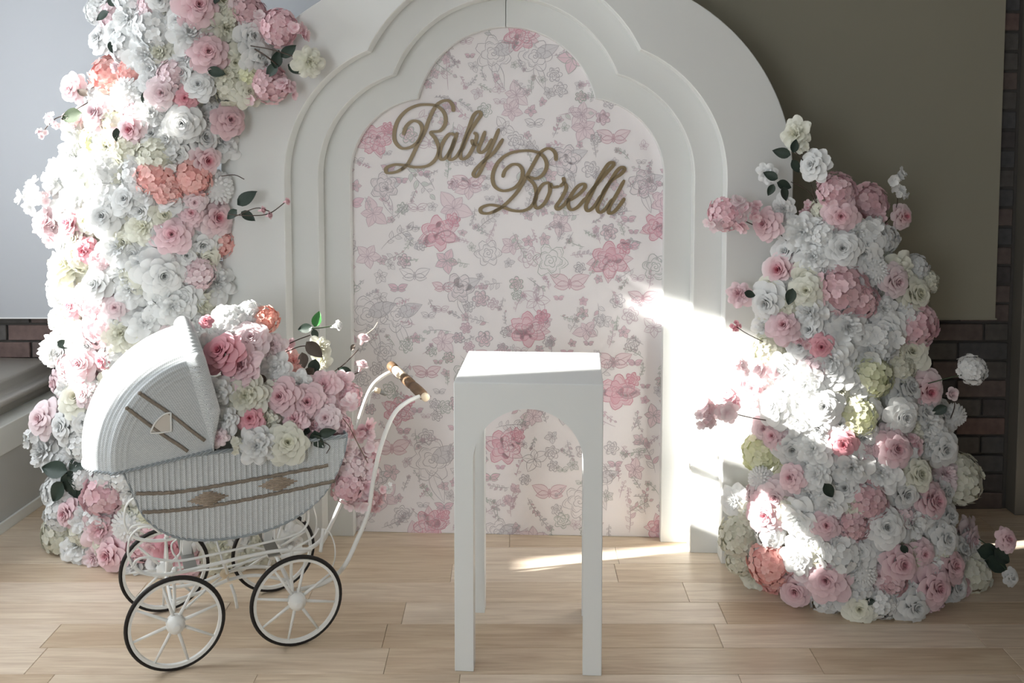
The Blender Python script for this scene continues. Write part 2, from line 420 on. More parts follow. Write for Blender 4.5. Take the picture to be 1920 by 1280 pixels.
def arch_slab(name, inner, outer, y0, y1, m, parent, gap=0.0):
    A = arch_curve(inner); B = arch_curve(outer)
    for s in (1, -1):
        v = []; f = []; n = len(A)
        for (yy) in (y0, y1):
            for (x, z) in A: v.append((CX + s * max(x, gap), yy, z))
            for (x, z) in B: v.append((CX + s * max(x, gap), yy, z))
        fi, fo, bi, bo = 0, n, 2 * n, 3 * n
        for k in range(n - 1):
            f.append((fi + k, fi + k + 1, fo + k + 1, fo + k)); f.append((bi + k, bo + k, bo + k + 1, bi + k + 1))
            f.append((fi + k, bi + k, bi + k + 1, fi + k + 1)); f.append((fo + k, fo + k + 1, bo + k + 1, bo + k))
        f.append((fi, fo, bo, bi)); f.append((fi + n - 1, bi + n - 1, bo + n - 1, fo + n - 1))
        bm = bmesh.new(); vs = [bm.verts.new(p) for p in v]
        for q in f: bm.faces.new([vs[i] for i in q])
        bmesh.ops.recalc_face_normals(bm, faces=list(bm.faces))
        es = [e for e in bm.edges if e.calc_face_angle(0) > .8]
        bmesh.ops.bevel(bm, geom=es, offset=.0025, segments=1, affect='EDGES')
        bm.normal_update()
        for fc in bm.faces: fc.material_index = 0 if abs(fc.normal.y) > .9 else 1  # reveals take the brighter white: their lit look is put into the colour
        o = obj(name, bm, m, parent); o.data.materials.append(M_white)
yB, yA, yC = -.05, -.145, -.24
arch_slab('inner_arch', 0, .16, yB, -.001, M_face_dim, bd, .0012)
def off_at(px, w): return abs(bd_loc(px, 400, w)[0] - CX) - HWP
oA = off_at(1301.5, yA) ; oC = off_at(1362, yC); oE = off_at(1486, yC)
arch_slab('middle_arch', oA, oA + .16, yA, yB, M_face_dim, bd, .0012)
arch_slab('outer_arch', oC, oE, yC, yA, M_face_dim, bd, 0)
# backing sheet behind the outer board
bm = bmesh.new()
A = arch_curve(oE); prof = [(CX + x, z) for x, z in A] + [(CX - x, z) for x, z in A[-2::-1]]
v0 = [bm.verts.new((x, .002, z)) for x, z in prof]; v1 = [bm.verts.new((x, .03, z)) for x, z in prof]
bm.faces.new(v0); bm.faces.new(v1[::-1])
for k in range(len(prof)): j = (k + 1) % len(prof); bm.faces.new((v0[k], v1[k], v1[j], v0[j]))
bmesh.ops.recalc_face_normals(bm, faces=list(bm.faces)); obj('backing_sheet', bm, M_white, bd)
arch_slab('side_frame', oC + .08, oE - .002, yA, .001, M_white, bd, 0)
# printed panel
fp = boxobj('floral_panel', CX - HWP - .1, CX + HWP + .1, -.0008, .0015, 0.002, z53 + .05, M_paper, bd)

class Ink:
    def __init__(s): s.v = []; s.f = []; s.c = []; s.k = 0
    def poly(s, pts, col):
        b = len(s.v); y = -.0012 - (s.k % 12) * .00004
        s.k += 1
        cx = sum(p[0] for p in pts) / len(pts); cz = sum(p[1] for p in pts) / len(pts)
        s.v.append((cx, y, cz))
        for p in pts: s.v.append((p[0], y, p[1]))
        n = len(pts)
        for i in range(n): s.f.append((b, b + 1 + i, b + 1 + (i + 1) % n)); s.c.append(col)
    def line(s, pts, w, col):
        b = len(s.v); n = len(pts); y = -.0018 - (s.k % 12) * .00004
        s.k += 1
        for i in range(n):
            a = pts[max(0, i - 1)]; c = pts[min(n - 1, i + 1)]
            dx, dz = c[0] - a[0], c[1] - a[1]; d = math.hypot(dx, dz) or 1
            ww = w * (1 - .6 * abs(2 * i / (n - 1) - 1) ** 2)
            nx_, nz_ = -dz / d * ww / 2, dx / d * ww / 2
            s.v.append((pts[i][0] + nx_, y, pts[i][1] + nz_)); s.v.append((pts[i][0] - nx_, y, pts[i][1] - nz_))
        for i in range(n - 1): s.f.append((b + 2 * i, b + 2 * i + 1, b + 2 * i + 3, b + 2 * i + 2)); s.c.append(col)
ink = Ink(); R = random.Random(5)
def mixc(a, b, t): return tuple(a[i] * (1 - t) + b[i] * t for i in range(3))
PAPER = (243, 239, 240); PINK = (232, 190, 201); DPINK = (219, 160, 176); GREY = (188, 183, 188); MAUVE = (206, 186, 196); LG = (224, 221, 224)
def rot(px, pz, a, s, x, z): 
    return (x + (px * math.cos(a) - pz * math.sin(a)) * s, z + (px * math.sin(a) + pz * math.cos(a)) * s)
def leaf2(x, z, a, L, wd, fill, stroke):
    n = 7; up = [(t / n, wd * math.sin(math.pi * (t / n) ** .8)) for t in range(n + 1)]
    pts = up + [(p[0], -p[1]) for p in up[-2:0:-1]]
    P = [rot(p[0], p[1], a, L, x, z) for p in pts]
    if fill: ink.poly(P, fill)
    lw = min(.0022, .0008 + L * .03)
    ink.line([rot(p[0], p[1], a, L, x, z) for p in up], lw, stroke)
    ink.line([rot(p[0], -p[1], a, L, x, z) for p in up], lw, stroke)
    ink.line([rot(t / 4, 0, a, L, x, z) for t in range(5)], lw * .6, stroke)
def rose2(x, z, r, fill, stroke):
    for ring, (rr, n) in enumerate(((1, 6), (.68, 5), (.38, 4))):
        a0 = R.random() * 6
        for k in range(n):
            a = a0 + 2 * math.pi * k / n; h = .62 * math.pi / n * 1.7
            P = []
            for t in range(9):
                u = -1 + t / 4; q = rr * (1 + .12 * math.cos(u * 3.1) + .05 * R.uniform(-1, 1)) * (1 - .16 * abs(u) ** 3)
                P.append((x + r * q * math.cos(a + u * h), z + r * q * math.sin(a + u * h)))
            if fill: ink.poly(P + [(x, z)], mixc(fill, PAPER, .32 * (ring == 0) + .15 * R.random()))
            ink.line(P, .0032 if fill else .0024, stroke)
            if ring < 2 and R.random() < .7:
                ink.line([(x + (p[0] - x) * .86, z + (p[1] - z) * .86) for p in P[1:6]], .0016, stroke)
    sp = [(x + r * .03 * k * math.cos(k * .9), z + r * .03 * k * math.sin(k * .9)) for k in range(11)]
    ink.line(sp, .0026, stroke)
def five(x, z, r, fill, stroke, n=5):
    r *= .85; fill = mixc(fill, PAPER, .45) if fill else None
    a0 = R.random() * 6
    for k in range(n): leaf2(x, z, a0 + 2 * math.pi * k / n + R.uniform(-.1, .1), r * R.uniform(.7, 1.15), .34, fill, stroke)
    for k in range(5):
        a = R.random() * 6; ink.line([(x, z), (x + r * .3 * math.cos(a), z + r * .3 * math.sin(a))], .0015, mixc(stroke, (90, 80, 85), .2))
def sprig2(x, z, a, L, fill, stroke, flower=None):
    pts = []; b = R.uniform(-.9, .9); ang = a; px_, pz_ = x, z
    for k in range(9):
        pts.append((px_, pz_)); ang += b * .12; px_ += math.cos(ang) * L / 8; pz_ += math.sin(ang) * L / 8
    ink.line(pts, .0022, stroke)
    for k in range(1, 8):
        if R.random() < .85:
            s = 1 if k % 2 else -1
            leaf2(pts[k][0], pts[k][1], a + b * .12 * k + s * R.uniform(.6, 1.1), L * R.uniform(.16, .30), .24, fill if R.random() < .4 else None, stroke)
    if flower: five(pts[-1][0], pts[-1][1], L * .24, flower, stroke)
    else:
        leaf2(pts[-1][0], pts[-1][1], ang, L * .2, .3, fill, stroke)
def butterfly(x, z, s, fill, stroke):
    for m_ in (1, -1):
        a = (.45 if m_ > 0 else math.pi - .45); leaf2(x, z, a, s, .28, fill, stroke)
        a = (-.15 if m_ > 0 else math.pi + .15); leaf2(x, z, a, s * .72, .3, fill, stroke)
    leaf2(x, z - s * .22, math.pi / 2, s * .5, .15, fill, stroke)
placed = []
def ok(x, z, r):
    return all((x - a) ** 2 + (z - b) ** 2 > (r + c) ** 2 * .56 for a, b, c in placed)
BIG = [(704, 262, 26), (822, 437, 30), (1143, 487, 31), (990, 617, 30), (1158, 735, 30), (943, 838, 30), (806, 985, 28), (975, 66, 26),
       (1232, 425, 24), (1238, 990, 22), (745, 770, 24), (590, 1230, 1)]
for x, y_, r in BIG[:-1]:
    lx, lz = bd_loc(x, y_); rr = r / 455
    for k in range(5): leaf2(lx, lz, R.choice((R.uniform(-.5, .5), math.pi + R.uniform(-.5, .5), R.uniform(0, 6.3))), rr * 1.4, .26, mixc(PINK, PAPER, .6), mixc(DPINK, GREY, .5))
    rose2(lx, lz, rr, PINK, DPINK); rose2(lx + rr * .9, lz + rr * .8, rr * .42, PINK, DPINK); placed.append((lx, lz, rr * 1.25))
for x, y_, r in [(925, 100, 30), (1003, 105, 28), (1020, 720, 26), (808, 862, 38), (585, 600, 20), (745, 590, 30), (810, 385, 0), (935, 1000, 26), (690, 590, 34), (700, 900, 24), (1205, 345, 24), (1120, 900, 26), (860, 540, 26), (1060, 300, 26), (720, 350, 24)]:
    if not r: continue
    lx, lz = bd_loc(x, y_); rr = r / 455
    leaf2(lx, lz - rr * .5, -1.2, rr * 1.8, .18, None, GREY); leaf2(lx, lz, .4, rr * 1.7, .25, LG, GREY)
    rose2(lx, lz, rr, None if R.random() < .6 else (232, 222, 226), GREY); placed.append((lx, lz, rr * 1.1))
for x, y_, s in [(1068, 533, 40), (1150, 680, 38), (832, 540, 24), (735, 842, 40), (880, 345, 34), (1030, 925, 36), (1205, 560, 30), (920, 670, 30), (1150, 260, 34), (800, 700, 30)]:
    lx, lz = bd_loc(x, y_); butterfly(lx, lz, s / 455, mixc(PINK, PAPER, .68), mixc(DPINK, GREY, .4)); placed.append((lx, lz, s / 455 * .8))
for x, y_, s in [(968, 178, 34), (1090, 215, 30), (958, 208, 26), (1095, 240, 30), (880, 350, 34), (850, 390, 40), (700, 400, 34), (1215, 350, 28), (1000, 1010, 34), (780, 1010, 40), (720, 930, 34), (1000, 780, 26), (640, 500, 30), (690, 480, 30), (830, 640, 30), (1100, 620, 28), (1050, 420, 26), (1190, 880, 28), (960, 460, 26)]:
    lx, lz = bd_loc(x, y_); five(lx, lz, s / 455, mixc((232, 204, 213), PAPER, R.uniform(0, .5)), MAUVE); placed.append((lx, lz, s / 455 * .7))
tries = 0
while tries < 9000:
    tries += 1
    lx = CX + R.uniform(-HWP - .02, HWP + .02); lz = R.uniform(.02, z53 + .02); r = R.choice((.07, .055, .045, .035, .03, .024))
    if lz > ZT - .1 and abs(lx - CX) > RT + .06: continue
    if not ok(lx, lz, r): continue
    placed.append((lx, lz, r)); k = R.random()
    st = R.choice((GREY, MAUVE, GREY, (186, 180, 184), (180, 186, 180))); fl_ = R.choice((None, LG, (230, 214, 220), (232, 206, 214), (222, 226, 222)))
    if k < .50: sprig2(lx, lz - r * .6, R.uniform(0, 6.28), r * 2.2, fl_, st, None if R.random() < .5 else (232, 200, 210))
    elif k < .72: five(lx, lz, r, R.choice((None, (232, 200, 210), (228, 186, 200), LG)), st)
    elif k < .86: rose2(lx, lz, r * .9, R.choice((None, None, (234, 208, 216))), st)
    else: butterfly(lx, lz, r, R.choice((None, (234, 206, 216))), st)
me = bpy.data.meshes.new('floral_print'); me.from_pydata(ink.v, [], ink.f); me.update()
ca = me.color_attributes.new('ink', 'FLOAT_COLOR', 'CORNER')
buf = []
for p, c in zip(me.polygons, ink.c):
    l = lin(c); buf.extend(l * p.loop_total)
ca.data.foreach_set('color', buf)
pr = link('floral_print', me, M_ink, fp); pr['kind'] = 'stuff'; pr['label'] = 'printed pink and grey roses, sprigs and butterflies'

# script lettering cut from gold sheet
def stroke_mesh(bm, pts, wmin, wmax, th, y0):
    P = catmull([Vector((a, 0, b)) for a, b in pts], 8); n = len(P); L = []; Rr = []
    for i in range(n):
        t = (P[min(i + 1, n - 1)] - P[max(i - 1, 0)]).normalized(); s = abs(t.z)
        w = wmin + (wmax - wmin) * s ** 1.3; e = min(i, n - 1 - i)
        w *= min(1, .55 + .25 * e); nn = Vector((-t.z, 0, t.x)) * w / 2
        L.append(P[i] + nn); Rr.append(P[i] - nn)
    f1 = [bm.verts.new((p.x, y0 - th, p.z)) for p in L]; f2 = [bm.verts.new((p.x, y0 - th, p.z)) for p in Rr]
    b1 = [bm.verts.new((p.x, y0, p.z)) for p in L]; b2 = [bm.verts.new((p.x, y0, p.z)) for p in Rr]
    for i in range(n - 1):
        bm.faces.new((f1[i], f2[i], f2[i + 1], f1[i + 1])); bm.faces.new((f1[i], f1[i + 1], b1[i + 1], b1[i])); bm.faces.new((f2[i], b2[i], b2[i + 1], f2[i + 1]))
        bm.faces.new((b1[i], b1[i + 1], b2[i + 1], b2[i]))
    bm.faces.new((f1[0], b1[0], b2[0], f2[0])); bm.faces.new((f1[-1], f2[-1], b2[-1], b1[-1]))
def T(pts): return [bd_loc(700 + x / 3.84, 170 + y_ / 3.84, -.006) for x, y_ in pts]
BABY = [
 [[(215, 320), (238, 255), (285, 218), (335, 232), (352, 285), (325, 360), (270, 405), (200, 412), (152, 350), (165, 240), (225, 155), (310, 108), (400, 100), (465, 115), (512, 165), (518, 235), (480, 288), (415, 300), (446, 345), (472, 420), (450, 490), (390, 540), (300, 550), (230, 537), (155, 532), (95, 555), (100, 590), (165, 584), (225, 552)],
  [(576, 152), (573, 112), (547, 75), (508, 72), (468, 92), (440, 125), (405, 195), (370, 290), (320, 385), (275, 480), (245, 530), (200, 570)]],
 [[(592, 318), (548, 312), (505, 365), (478, 440), (486, 492), (518, 485), (560, 420), (590, 335)], [(604, 300), (575, 390), (546, 465), (556, 497), (598, 475), (640, 410)]],
 [[(632, 440), (680, 320), (740, 225), (774, 172), (757, 150), (722, 178), (690, 262), (650, 375), (625, 455), (640, 492), (682, 470), (722, 400), (744, 325), (722, 300)], [(708, 350), (722, 388), (762, 388)]],
 [[(806, 290), (776, 370), (757, 425), (778, 446), (818, 412), (855, 345)], [(905, 272), (865, 372), (815, 480), (775, 572), (742, 618), (720, 602), (742, 560), (800, 502), (872, 440), (934, 345)]],
]
BOR = [
 [[(930, 625), (950, 572), (1000, 532), (1050, 537), (1075, 582), (1060, 650), (1010, 702), (930, 720), (870, 682), (860, 602), (900, 512), (980, 452), (1080, 432), (1170, 440), (1228, 478), (1248, 540), (1222, 602), (1170, 632), (1112, 622), (1160, 680), (1172, 760), (1140, 830), (1080, 864), (1000, 862), (930, 838), (840, 822), (775, 845), (780, 878), (840, 880), (920, 842)],
  [(1315, 505), (1310, 452), (1280, 420), (1240, 420), (1195, 455), (1150, 532), (1100, 622), (1040, 722), (980, 790), (920, 842), (860, 876)]],
 [[(1268, 660), (1220, 675), (1178, 740), (1160, 808), (1180, 846), (1230, 812), (1268, 735), (1272, 672), (1290, 694), (1342, 688)]],
 [[(1342, 690), (1372, 660), (1366, 622)], [(1364, 655), (1388, 684), (1382, 722), (1348, 785), (1316, 832), (1330, 854), (1372, 822), (1412, 770)]],
 [[(1410, 792), (1470, 752), (1520, 702), (1516, 672), (1478, 684), (1430, 742), (1402, 808), (1420, 856), (1470, 838), (1532, 768)]],
 [[(1530, 770), (1600, 682), (1688, 582), (1730, 532), (1714, 515), (1680, 542), (1620, 642), (1562, 758), (1530, 830), (1546, 865), (1592, 830), (1642, 750)]],
 [[(1640, 752), (1710, 652), (1780, 602), (1808, 566), (1790, 550), (1755, 576), (1700, 662), (1642, 770), (1612, 840), (1630, 876), (1672, 850), (1722, 778)]],
 [[(1808, 642), (1752, 745), (1702, 832), (1696, 880), (1732, 872), (1776, 822), (1810, 772)]],
]
def word(name, label, letters):
    e = empty(name, BD_O, BD_YAW); tag(e, label, 'sign')
    for L in letters:
        bm = bmesh.new()
        for s in L: stroke_mesh(bm, T(s), .0105, .0160, .005, -.003)
        bmesh.ops.recalc_face_normals(bm, faces=list(bm.faces)); obj('letter', bm, M_gold, e)
    return e
word('script_word', 'gold script word Baby fixed high on the floral panel', BABY)
word('script_word', 'longer gold script word mounted lower right of the word Baby', BOR)

# ------------------------------------------------------------------ display plinth with arched openings
P_YAW = math.radians(-3.6); pc = Vector((.062, 3.13, 0)); PWD, PDP, PH = .450, .432, .902
bm = bmesh.new(); box(bm, -PWD / 2, PWD / 2, -PDP / 2, PDP / 2, 0, PH); bevel(bm, .0025, 2)
plinth = obj('display_plinth', bm, M_plinth, None, False, loc=pc); plinth.rotation_euler = (0, 0, P_YAW)
def cutter(half, ztop, axis, ext):
    bm = bmesh.new(); pts = [(-half, -.05), (half, -.05)]
    zs = ztop - half
    for k in range(33): a = math.pi * k / 32; pts.append((half * math.cos(a), zs + half * math.sin(a)))
    A = [bm.verts.new((x, -ext, z) if axis == 'Y' else (-ext, x, z)) for x, z in pts]
    B = [bm.verts.new((x, ext, z) if axis == 'Y' else (ext, x, z)) for x, z in pts]
    bm.faces.new(A); bm.faces.new(B[::-1]); n = len(pts)
    for k in range(n): bm.faces.new((A[k], B[k], B[(k + 1) % n], A[(k + 1) % n]))
    bmesh.ops.recalc_face_normals(bm, faces=list(bm.faces))
    return obj('cutter', bm)
tmp = []
b1 = boxobj('cutter', -PWD / 2 + .058, PWD / 2 - .058, -PDP / 2 + .058, PDP / 2 - .058, -.06, PH - .05, None)
c1 = cutter(PWD / 2 - .058, .824, 'Y', .5); c2 = cutter(PDP / 2 - .058, .81, 'X', .5)
for c_ in (b1, c1, c2):
    c_.location = pc; c_.rotation_euler = (0, 0, P_YAW)
    md = plinth.modifiers.new('b', 'BOOLEAN'); md.object = c_; md.operation = 'DIFFERENCE'; md.solver = 'EXACT'
bpy.context.view_layer.update()
dg = bpy.context.evaluated_depsgraph_get()
me2 = bpy.data.meshes.new_from_object(plinth.evaluated_get(dg)); plinth.modifiers.clear(); plinth.data = me2
for c_ in (b1, c1, c2): bpy.data.objects.remove(c_, do_unlink=True)
tag(plinth, 'tall white square display plinth with arched openings and four legs', 'plinth')

# ------------------------------------------------------------------ flower library
class PB:
    """collects petals with the colour attribute t"""
    def __init__(s): s.v = []; s.f = []; s.t = []
    def grid(s, rows):
        b = len(s.v); nu = len(rows[0])
        for r in rows:
            for p, t in r: s.v.append(tuple(p)); s.t.append(t)
        for i in range(len(rows) - 1):
            for j in range(nu - 1):
                a = b + i * nu + j; s.f.append((a, a + 1, a + nu + 1, a + nu))
    def mesh(s, name):
        me = bpy.data.meshes.new(name); me.from_pydata(s.v, [], s.f); me.update()
        at_ = me.attributes.new('t', 'FLOAT', 'POINT'); at_.data.foreach_set('value', s.t)
        me.polygons.foreach_set('use_smooth', [True] * len(me.polygons)); me.materials.append(PM['W'])
        return me
def petal(pb, rng, phi, span, r0, r1_, z0, z1, curl, ruff, t0, t1, nu=7, nv=6):
    rows = []; ph = rng.random() * 6; tilt = rng.uniform(-.05, .05); fq = rng.uniform(3, 5.5)
    for i in range(nv):
        v = i / (nv - 1); row = []
        w = (.42 + .58 * math.sin(min(1, v * 1.2) * math.pi / 2)) * (1 - .16 * max(0, v - .75) / .25)
        for j in range(nu):
            u = -1 + 2 * j / (nu - 1); vv = v * (1 - .13 * u * u)
            r = r0 + (r1_ - r0) * vv ** 1.15; z = z0 + (z1 - z0) * math.sin(vv * math.pi / 2) ** .9
            if vv > .62: q = (vv - .62) / .38; r += curl * q * q; z -= curl * .75 * q * q
            r *= 1 - .10 * u * u * v
            z += ruff * math.sin(fq * u + ph) * vv * vv + tilt * u
            a = phi + u * span * w
            row.append(((r * math.cos(a), r * math.sin(a), z), t0 + (t1 - t0) * vv))
        rows.append(row)
    pb.grid(rows)
def make_rose(seed, open_=1.0, ruff=.05):
    rng = random.Random(seed); pb = PB(); heart = PB(); a = rng.random() * 6
    layers = [(6, .20, .98, -.30, .02, .17, 1.0), (5, .20, .88, -.20, .22, .21, .97), (5, .18, .75, -.12, .40, .20, .92), (5, .15, .60, -.05, .54, .17, .84), (4, .12, .46, 0, .64, .13, .72)]
    for li, (n, r0, r1_, z0, z1, cu, tt) in enumerate(layers):
        a += .62
        for k in range(n):
            petal(pb, rng, a + 2 * math.pi * k / n + rng.uniform(-.12, .12), math.pi / n * 1.12, r0, r1_ * rng.uniform(.93, 1.05), z0, z1 + rng.uniform(-.03, .03), cu * open_ * rng.uniform(.7, 1.2), ruff * (1.3 - li * .2), tt * .25, tt * rng.uniform(.9, 1))
    for li, (n, r0, r1_, z0, z1, cu, tt) in enumerate([(4, .08, .34, .03, .68, .08, .56), (3, .06, .24, .05, .72, .05, .40), (3, .04, .15, .08, .74, .02, .26), (2, .02, .08, .1, .74, .0, .12)]):
        a += .8
        for k in range(n):
            petal(heart, rng, a + 2 * math.pi * k / n, math.pi / n * 1.35, r0, r1_, z0, z1, cu, ruff * .5, tt * .3, tt)
    return pb.mesh('rose'), heart.mesh('rose_heart')
def make_peony(seed):
    rng = random.Random(seed); pb = PB()
    for li, (n, r0, r1_, z0, z1, cu, tt) in enumerate([(7, .1, .98, -.2, .05, .12, 1.0), (7, .1, .86, -.1, .25, .05, .95), (6, .08, .68, 0, .42, 0, .85), (6, .05, .5, 0, .52, -.03, .7), (5, .03, .3, .05, .58, 0, .5), (4, .0, .14, .1, .58, 0, .35)]):
        a = rng.random() * 6
        for k in range(n):
            petal(pb, rng, a + 2 * math.pi * k / n + rng.uniform(-.2, .2), math.pi / n * 1.3, r0, r1_ * rng.uniform(.85, 1.08), z0, z1 + rng.uniform(-.08, .08), cu * rng.uniform(.3, 1.6), .10, tt * .7, tt, 8, 5)
    return pb.mesh('peony')
def frame_from(n):
    n = Vector(n).normalized(); u = n.orthogonal().normalized(); return n, u, n.cross(u)
def fib(n, lo=-1.0):
    out = []
    for i in range(n):
        z = 1 - (1 - lo) * (i + .5) / n; r = math.sqrt(max(0, 1 - z * z)); a = i * 2.39996
        out.append((r * math.cos(a), r * math.sin(a), z))
    return out
def make_hydrangea(seed, n=78):
    rng = random.Random(seed); pb = PB()
    for d in fib(n, -.45):
        nrm, u, w = frame_from(Vector(d) + Vector((rng.uniform(-.25, .25), rng.uniform(-.25, .25), rng.uniform(-.25, .25))))
        rad = .80 + rng.uniform(-.09, .09); c = Vector(d) * rad; c.z = c.z * .8 - .05; s = rng.uniform(.15, .21); a0 = rng.random() * 6; tt = rng.uniform(.35, 1)
        for k in range(4):
            a = a0 + k * math.pi / 2; dirv = u * math.cos(a) + w * math.sin(a); sd = nrm.cross(dirv); rows = []
            lift = rng.uniform(.0, .35)
            for i, (v, wd) in enumerate(((.05, .12), (.55, .62), (1.0, .42))):
                row = []
                for j in (-1, 0, 1):
                    p = c + dirv * s * v + sd * s * wd * j + nrm * s * (lift * v * v + (.12 * abs(j) if i == 1 else 0)) 
                    row.append((p, tt * (.6 + .4 * v)))
                rows.append(row)
            pb.grid(rows)
    # inner ball so that the head reads dense
    ico = bmesh.new(); bmesh.ops.create_icosphere(ico, subdivisions=2, radius=.68)
    b = len(pb.v)
    for v in ico.verts: pb.v.append((v.co.x, v.co.y, v.co.z * .8 - .05)); pb.t.append(.3)
    for f in ico.faces: pb.f.append(tuple(b + v.index for v in f.verts))
    ico.free()
    return pb.mesh('hydrangea')
def make_dahlia(seed, n=120):
    rng = random.Random(seed); pb = PB()
    for d in fib(n, -.55):
        d = Vector(d); nrm = d.normalized(); zc = nrm.z
        up = Vector((0, 0, 1)); tang = (nrm * nrm.z - up); tang = tang.normalized() if tang.length > .01 else Vector((1, 0, 0))
        c = nrm * .72; c.z = c.z * .92; s = .28 * rng.uniform(.85, 1.1) * (.6 + .5 * (1 - max(0, zc)))
        dirv = (nrm * .75 + tang * .65).normalized(); sd = dirv.cross(nrm).normalized(); rows = []
        for i, (v, wd) in enumerate(((0, .25), (.5, .42), (1.0, .16))):
            rows.append([(c + dirv * s * v * 1.1 + sd * s * wd * j - nrm * s * .12 * (1 - abs(j)) * (i == 1) , (1 - .45 * max(0, zc)) * (.7 + .3 * v)) for j in (-1, 0, 1)])
        pb.grid(rows)
    ico = bmesh.new(); bmesh.ops.create_icosphere(ico, subdivisions=2, radius=.74)
    b = len(pb.v)
    for v in ico.verts: pb.v.append((v.co.x, v.co.y, v.co.z * .92)); pb.t.append(.45)
    for f in ico.faces: pb.f.append(tuple(b + v.index for v in f.verts))
    ico.free()
    return pb.mesh('dahlia')
def make_blossom(seed):
    """a loose spray of open five-petalled blossoms"""
    rng = random.Random(seed); pb = PB()
    for q in range(9):
        ctr = Vector((rng.uniform(-.6, .6), rng.uniform(-.6, .6), rng.uniform(-.2, .4))); ctr *= .95
        nrm, u, w = frame_from(Vector((ctr.x * .9, ctr.y * .9, .8)) + Vector((rng.uniform(-.3, .3), rng.uniform(-.3, .3), 0))); s = rng.uniform(.32, .46); a0 = rng.random() * 6
        for k in range(5):
            a = a0 + k * 2 * math.pi / 5; dirv = u * math.cos(a) + w * math.sin(a); sd = nrm.cross(dirv); rows = []; li = rng.uniform(.1, .5)
            for v, wd in ((0, .08), (.4, .40), (.8, .48), (1.05, .2)):
                rows.append([(ctr + dirv * s * v + sd * s * wd * j + nrm * s * (li * v * v + .1 * abs(j)), .1 + .9 * min(1, v)) for j in (-1, 0, 1)])
            pb.grid(rows)
    return pb.mesh('blossom')
def make_bud(seed):
    rng = random.Random(seed); pb = PB()
    for n, r0, r1_, z0, z1, cu, tt in [(4, .12, .72, -.7, .5, .1, 1), (4, .1, .5, -.6, .75, 0, .8), (3, .05, .28, -.4, .85, 0, .5)]:
        a = rng.random() * 6
        for k in range(n): petal(pb, rng, a + 2 * math.pi * k / n, math.pi / n * 1.4, r0, r1_, z0, z1, cu, .04, tt * .5, tt)
    return pb.mesh('bud')
def make_leaf():
    pb = PB(); rows = []
    for i in range(8):
        v = i / 7; w = .30 * math.sin(math.pi * v ** .8) ** .85 + .01
        rows.append([((w * j, v, .10 * abs(j) - .25 * v * v), .5) for j in (-1, -.5, 0, .5, 1)])
    pb.grid(rows)
    me = pb.mesh('leaf'); me.materials.clear(); me.materials.append(M_leaf); return me
ROSES = [make_rose(s, o, ru) for s, o, ru in ((1, 1, .05), (2, .7, .04), (3, 1.3, .08), (4, 1.1, .06), (5, .5, .03))]
PEON = [make_peony(s) for s in (11, 12, 13, 14)]
HYD = [make_hydrangea(s) for s in (21, 22, 23)]
DAH = [make_dahlia(s) for s in (31, 32)]
BLO = [make_blossom(s) for s in (41, 42, 43)]
BUD = [make_bud(s) for s in (51, 52)]
LEAF = make_leaf()
TOCAM_P = Vector((0, 0, CAMZ))
COLW = {'W': 'white', 'C': 'cream', 'G': 'lime-tinted cream', 'Q': 'blush', 'P': 'pink', 'X': 'white with deep pink heart', 'D': 'dusty pink', 'S': 'coral', 'O': 'orange-coral', 'H': 'hot pink'}
NM = {'R': 'rose', 'P': 'peony', 'H': 'hydrangea', 'D': 'dahlia', 'B': 'blossom', 'U': 'bud'}
def inst(name, me, mat, parent, pos, n, size, rng, zs=1.0):
    o = bpy.data.objects.new(name, me); C.objects.link(o); o.parent = parent
    q = n.to_track_quat('Z', 'Y') @ Quaternion((0, 0, 1), rng.random() * 6.283)
    p = pos - parent.location
    if parent.rotation_euler.z:
        Rm = Matrix.Rotation(-parent.rotation_euler.z, 3, 'Z'); p = Rm @ p; q = Matrix.Rotation(-parent.rotation_euler.z, 4, 'Z').to_quaternion() @ q
    o.rotation_mode = 'QUATERNION'; o.location = p; o.rotation_quaternion = q; o.scale = (size, size, size * zs)
    if mat is not None:
        o.material_slots[0].link = 'OBJECT'; o.material_slots[0].material = mat
    return o
def flower(parent, rng, kind, col, pos, n, size, label=True):
    if kind == 'R':
        i = rng.randrange(len(ROSES)); pm, hm = ROSES[i]
        o = inst('rose', pm, PM[col], parent, pos, n, size, rng)
        h = bpy.data.objects.new('rose_heart', hm); C.objects.link(h); h.parent = o
        h.material_slots[0].link = 'OBJECT'; h.material_slots[0].material = PM[col]
    else:
        me = rng.choice({'P': PEON, 'H': HYD, 'D': DAH, 'B': BLO, 'U': BUD}[kind])
        o = inst(NM[kind], me, PM[col], parent, pos, n, size, rng, rng.uniform(.85, 1.05))
    if label: o['label'] = COLW[col] + ' ' + NM[kind] + (' spray' if kind == 'B' else '')
    return o
def leaf(parent, rng, pos, d, size, m=None):
    o = bpy.data.objects.new('leaf', LEAF); C.objects.link(o); o.parent = parent
    d = Vector(d).normalized(); z = Vector((rng.uniform(-.4, .4), -1, rng.uniform(-.1, .6))); z = (z - d * z.dot(d)).normalized(); x = d.cross(z)
    M = Matrix((x, d, z)).transposed()
    q = M.to_quaternion(); p = pos - parent.location
    if parent.rotation_euler.z:
        Rm = Matrix.Rotation(-parent.rotation_euler.z, 3, 'Z'); p = Rm @ p; q = Matrix.Rotation(-parent.rotation_euler.z, 4, 'Z').to_quaternion() @ q
    o.rotation_mode = 'QUATERNION'; o.location = p; o.rotation_quaternion = q; o.scale = (size,) * 3
    o.material_slots[0].link = 'OBJECT'; o.material_slots[0].material = m or M_leaf
    return o
def stem(parent, pts, r=.002, m=None):
    Rm = Matrix.Rotation(-parent.rotation_euler.z, 3, 'Z')
    return tubeobj('stem', [Rm @ (Vector(p) - parent.location) for p in pts], r, m or M_stem, parent, 6, 5)

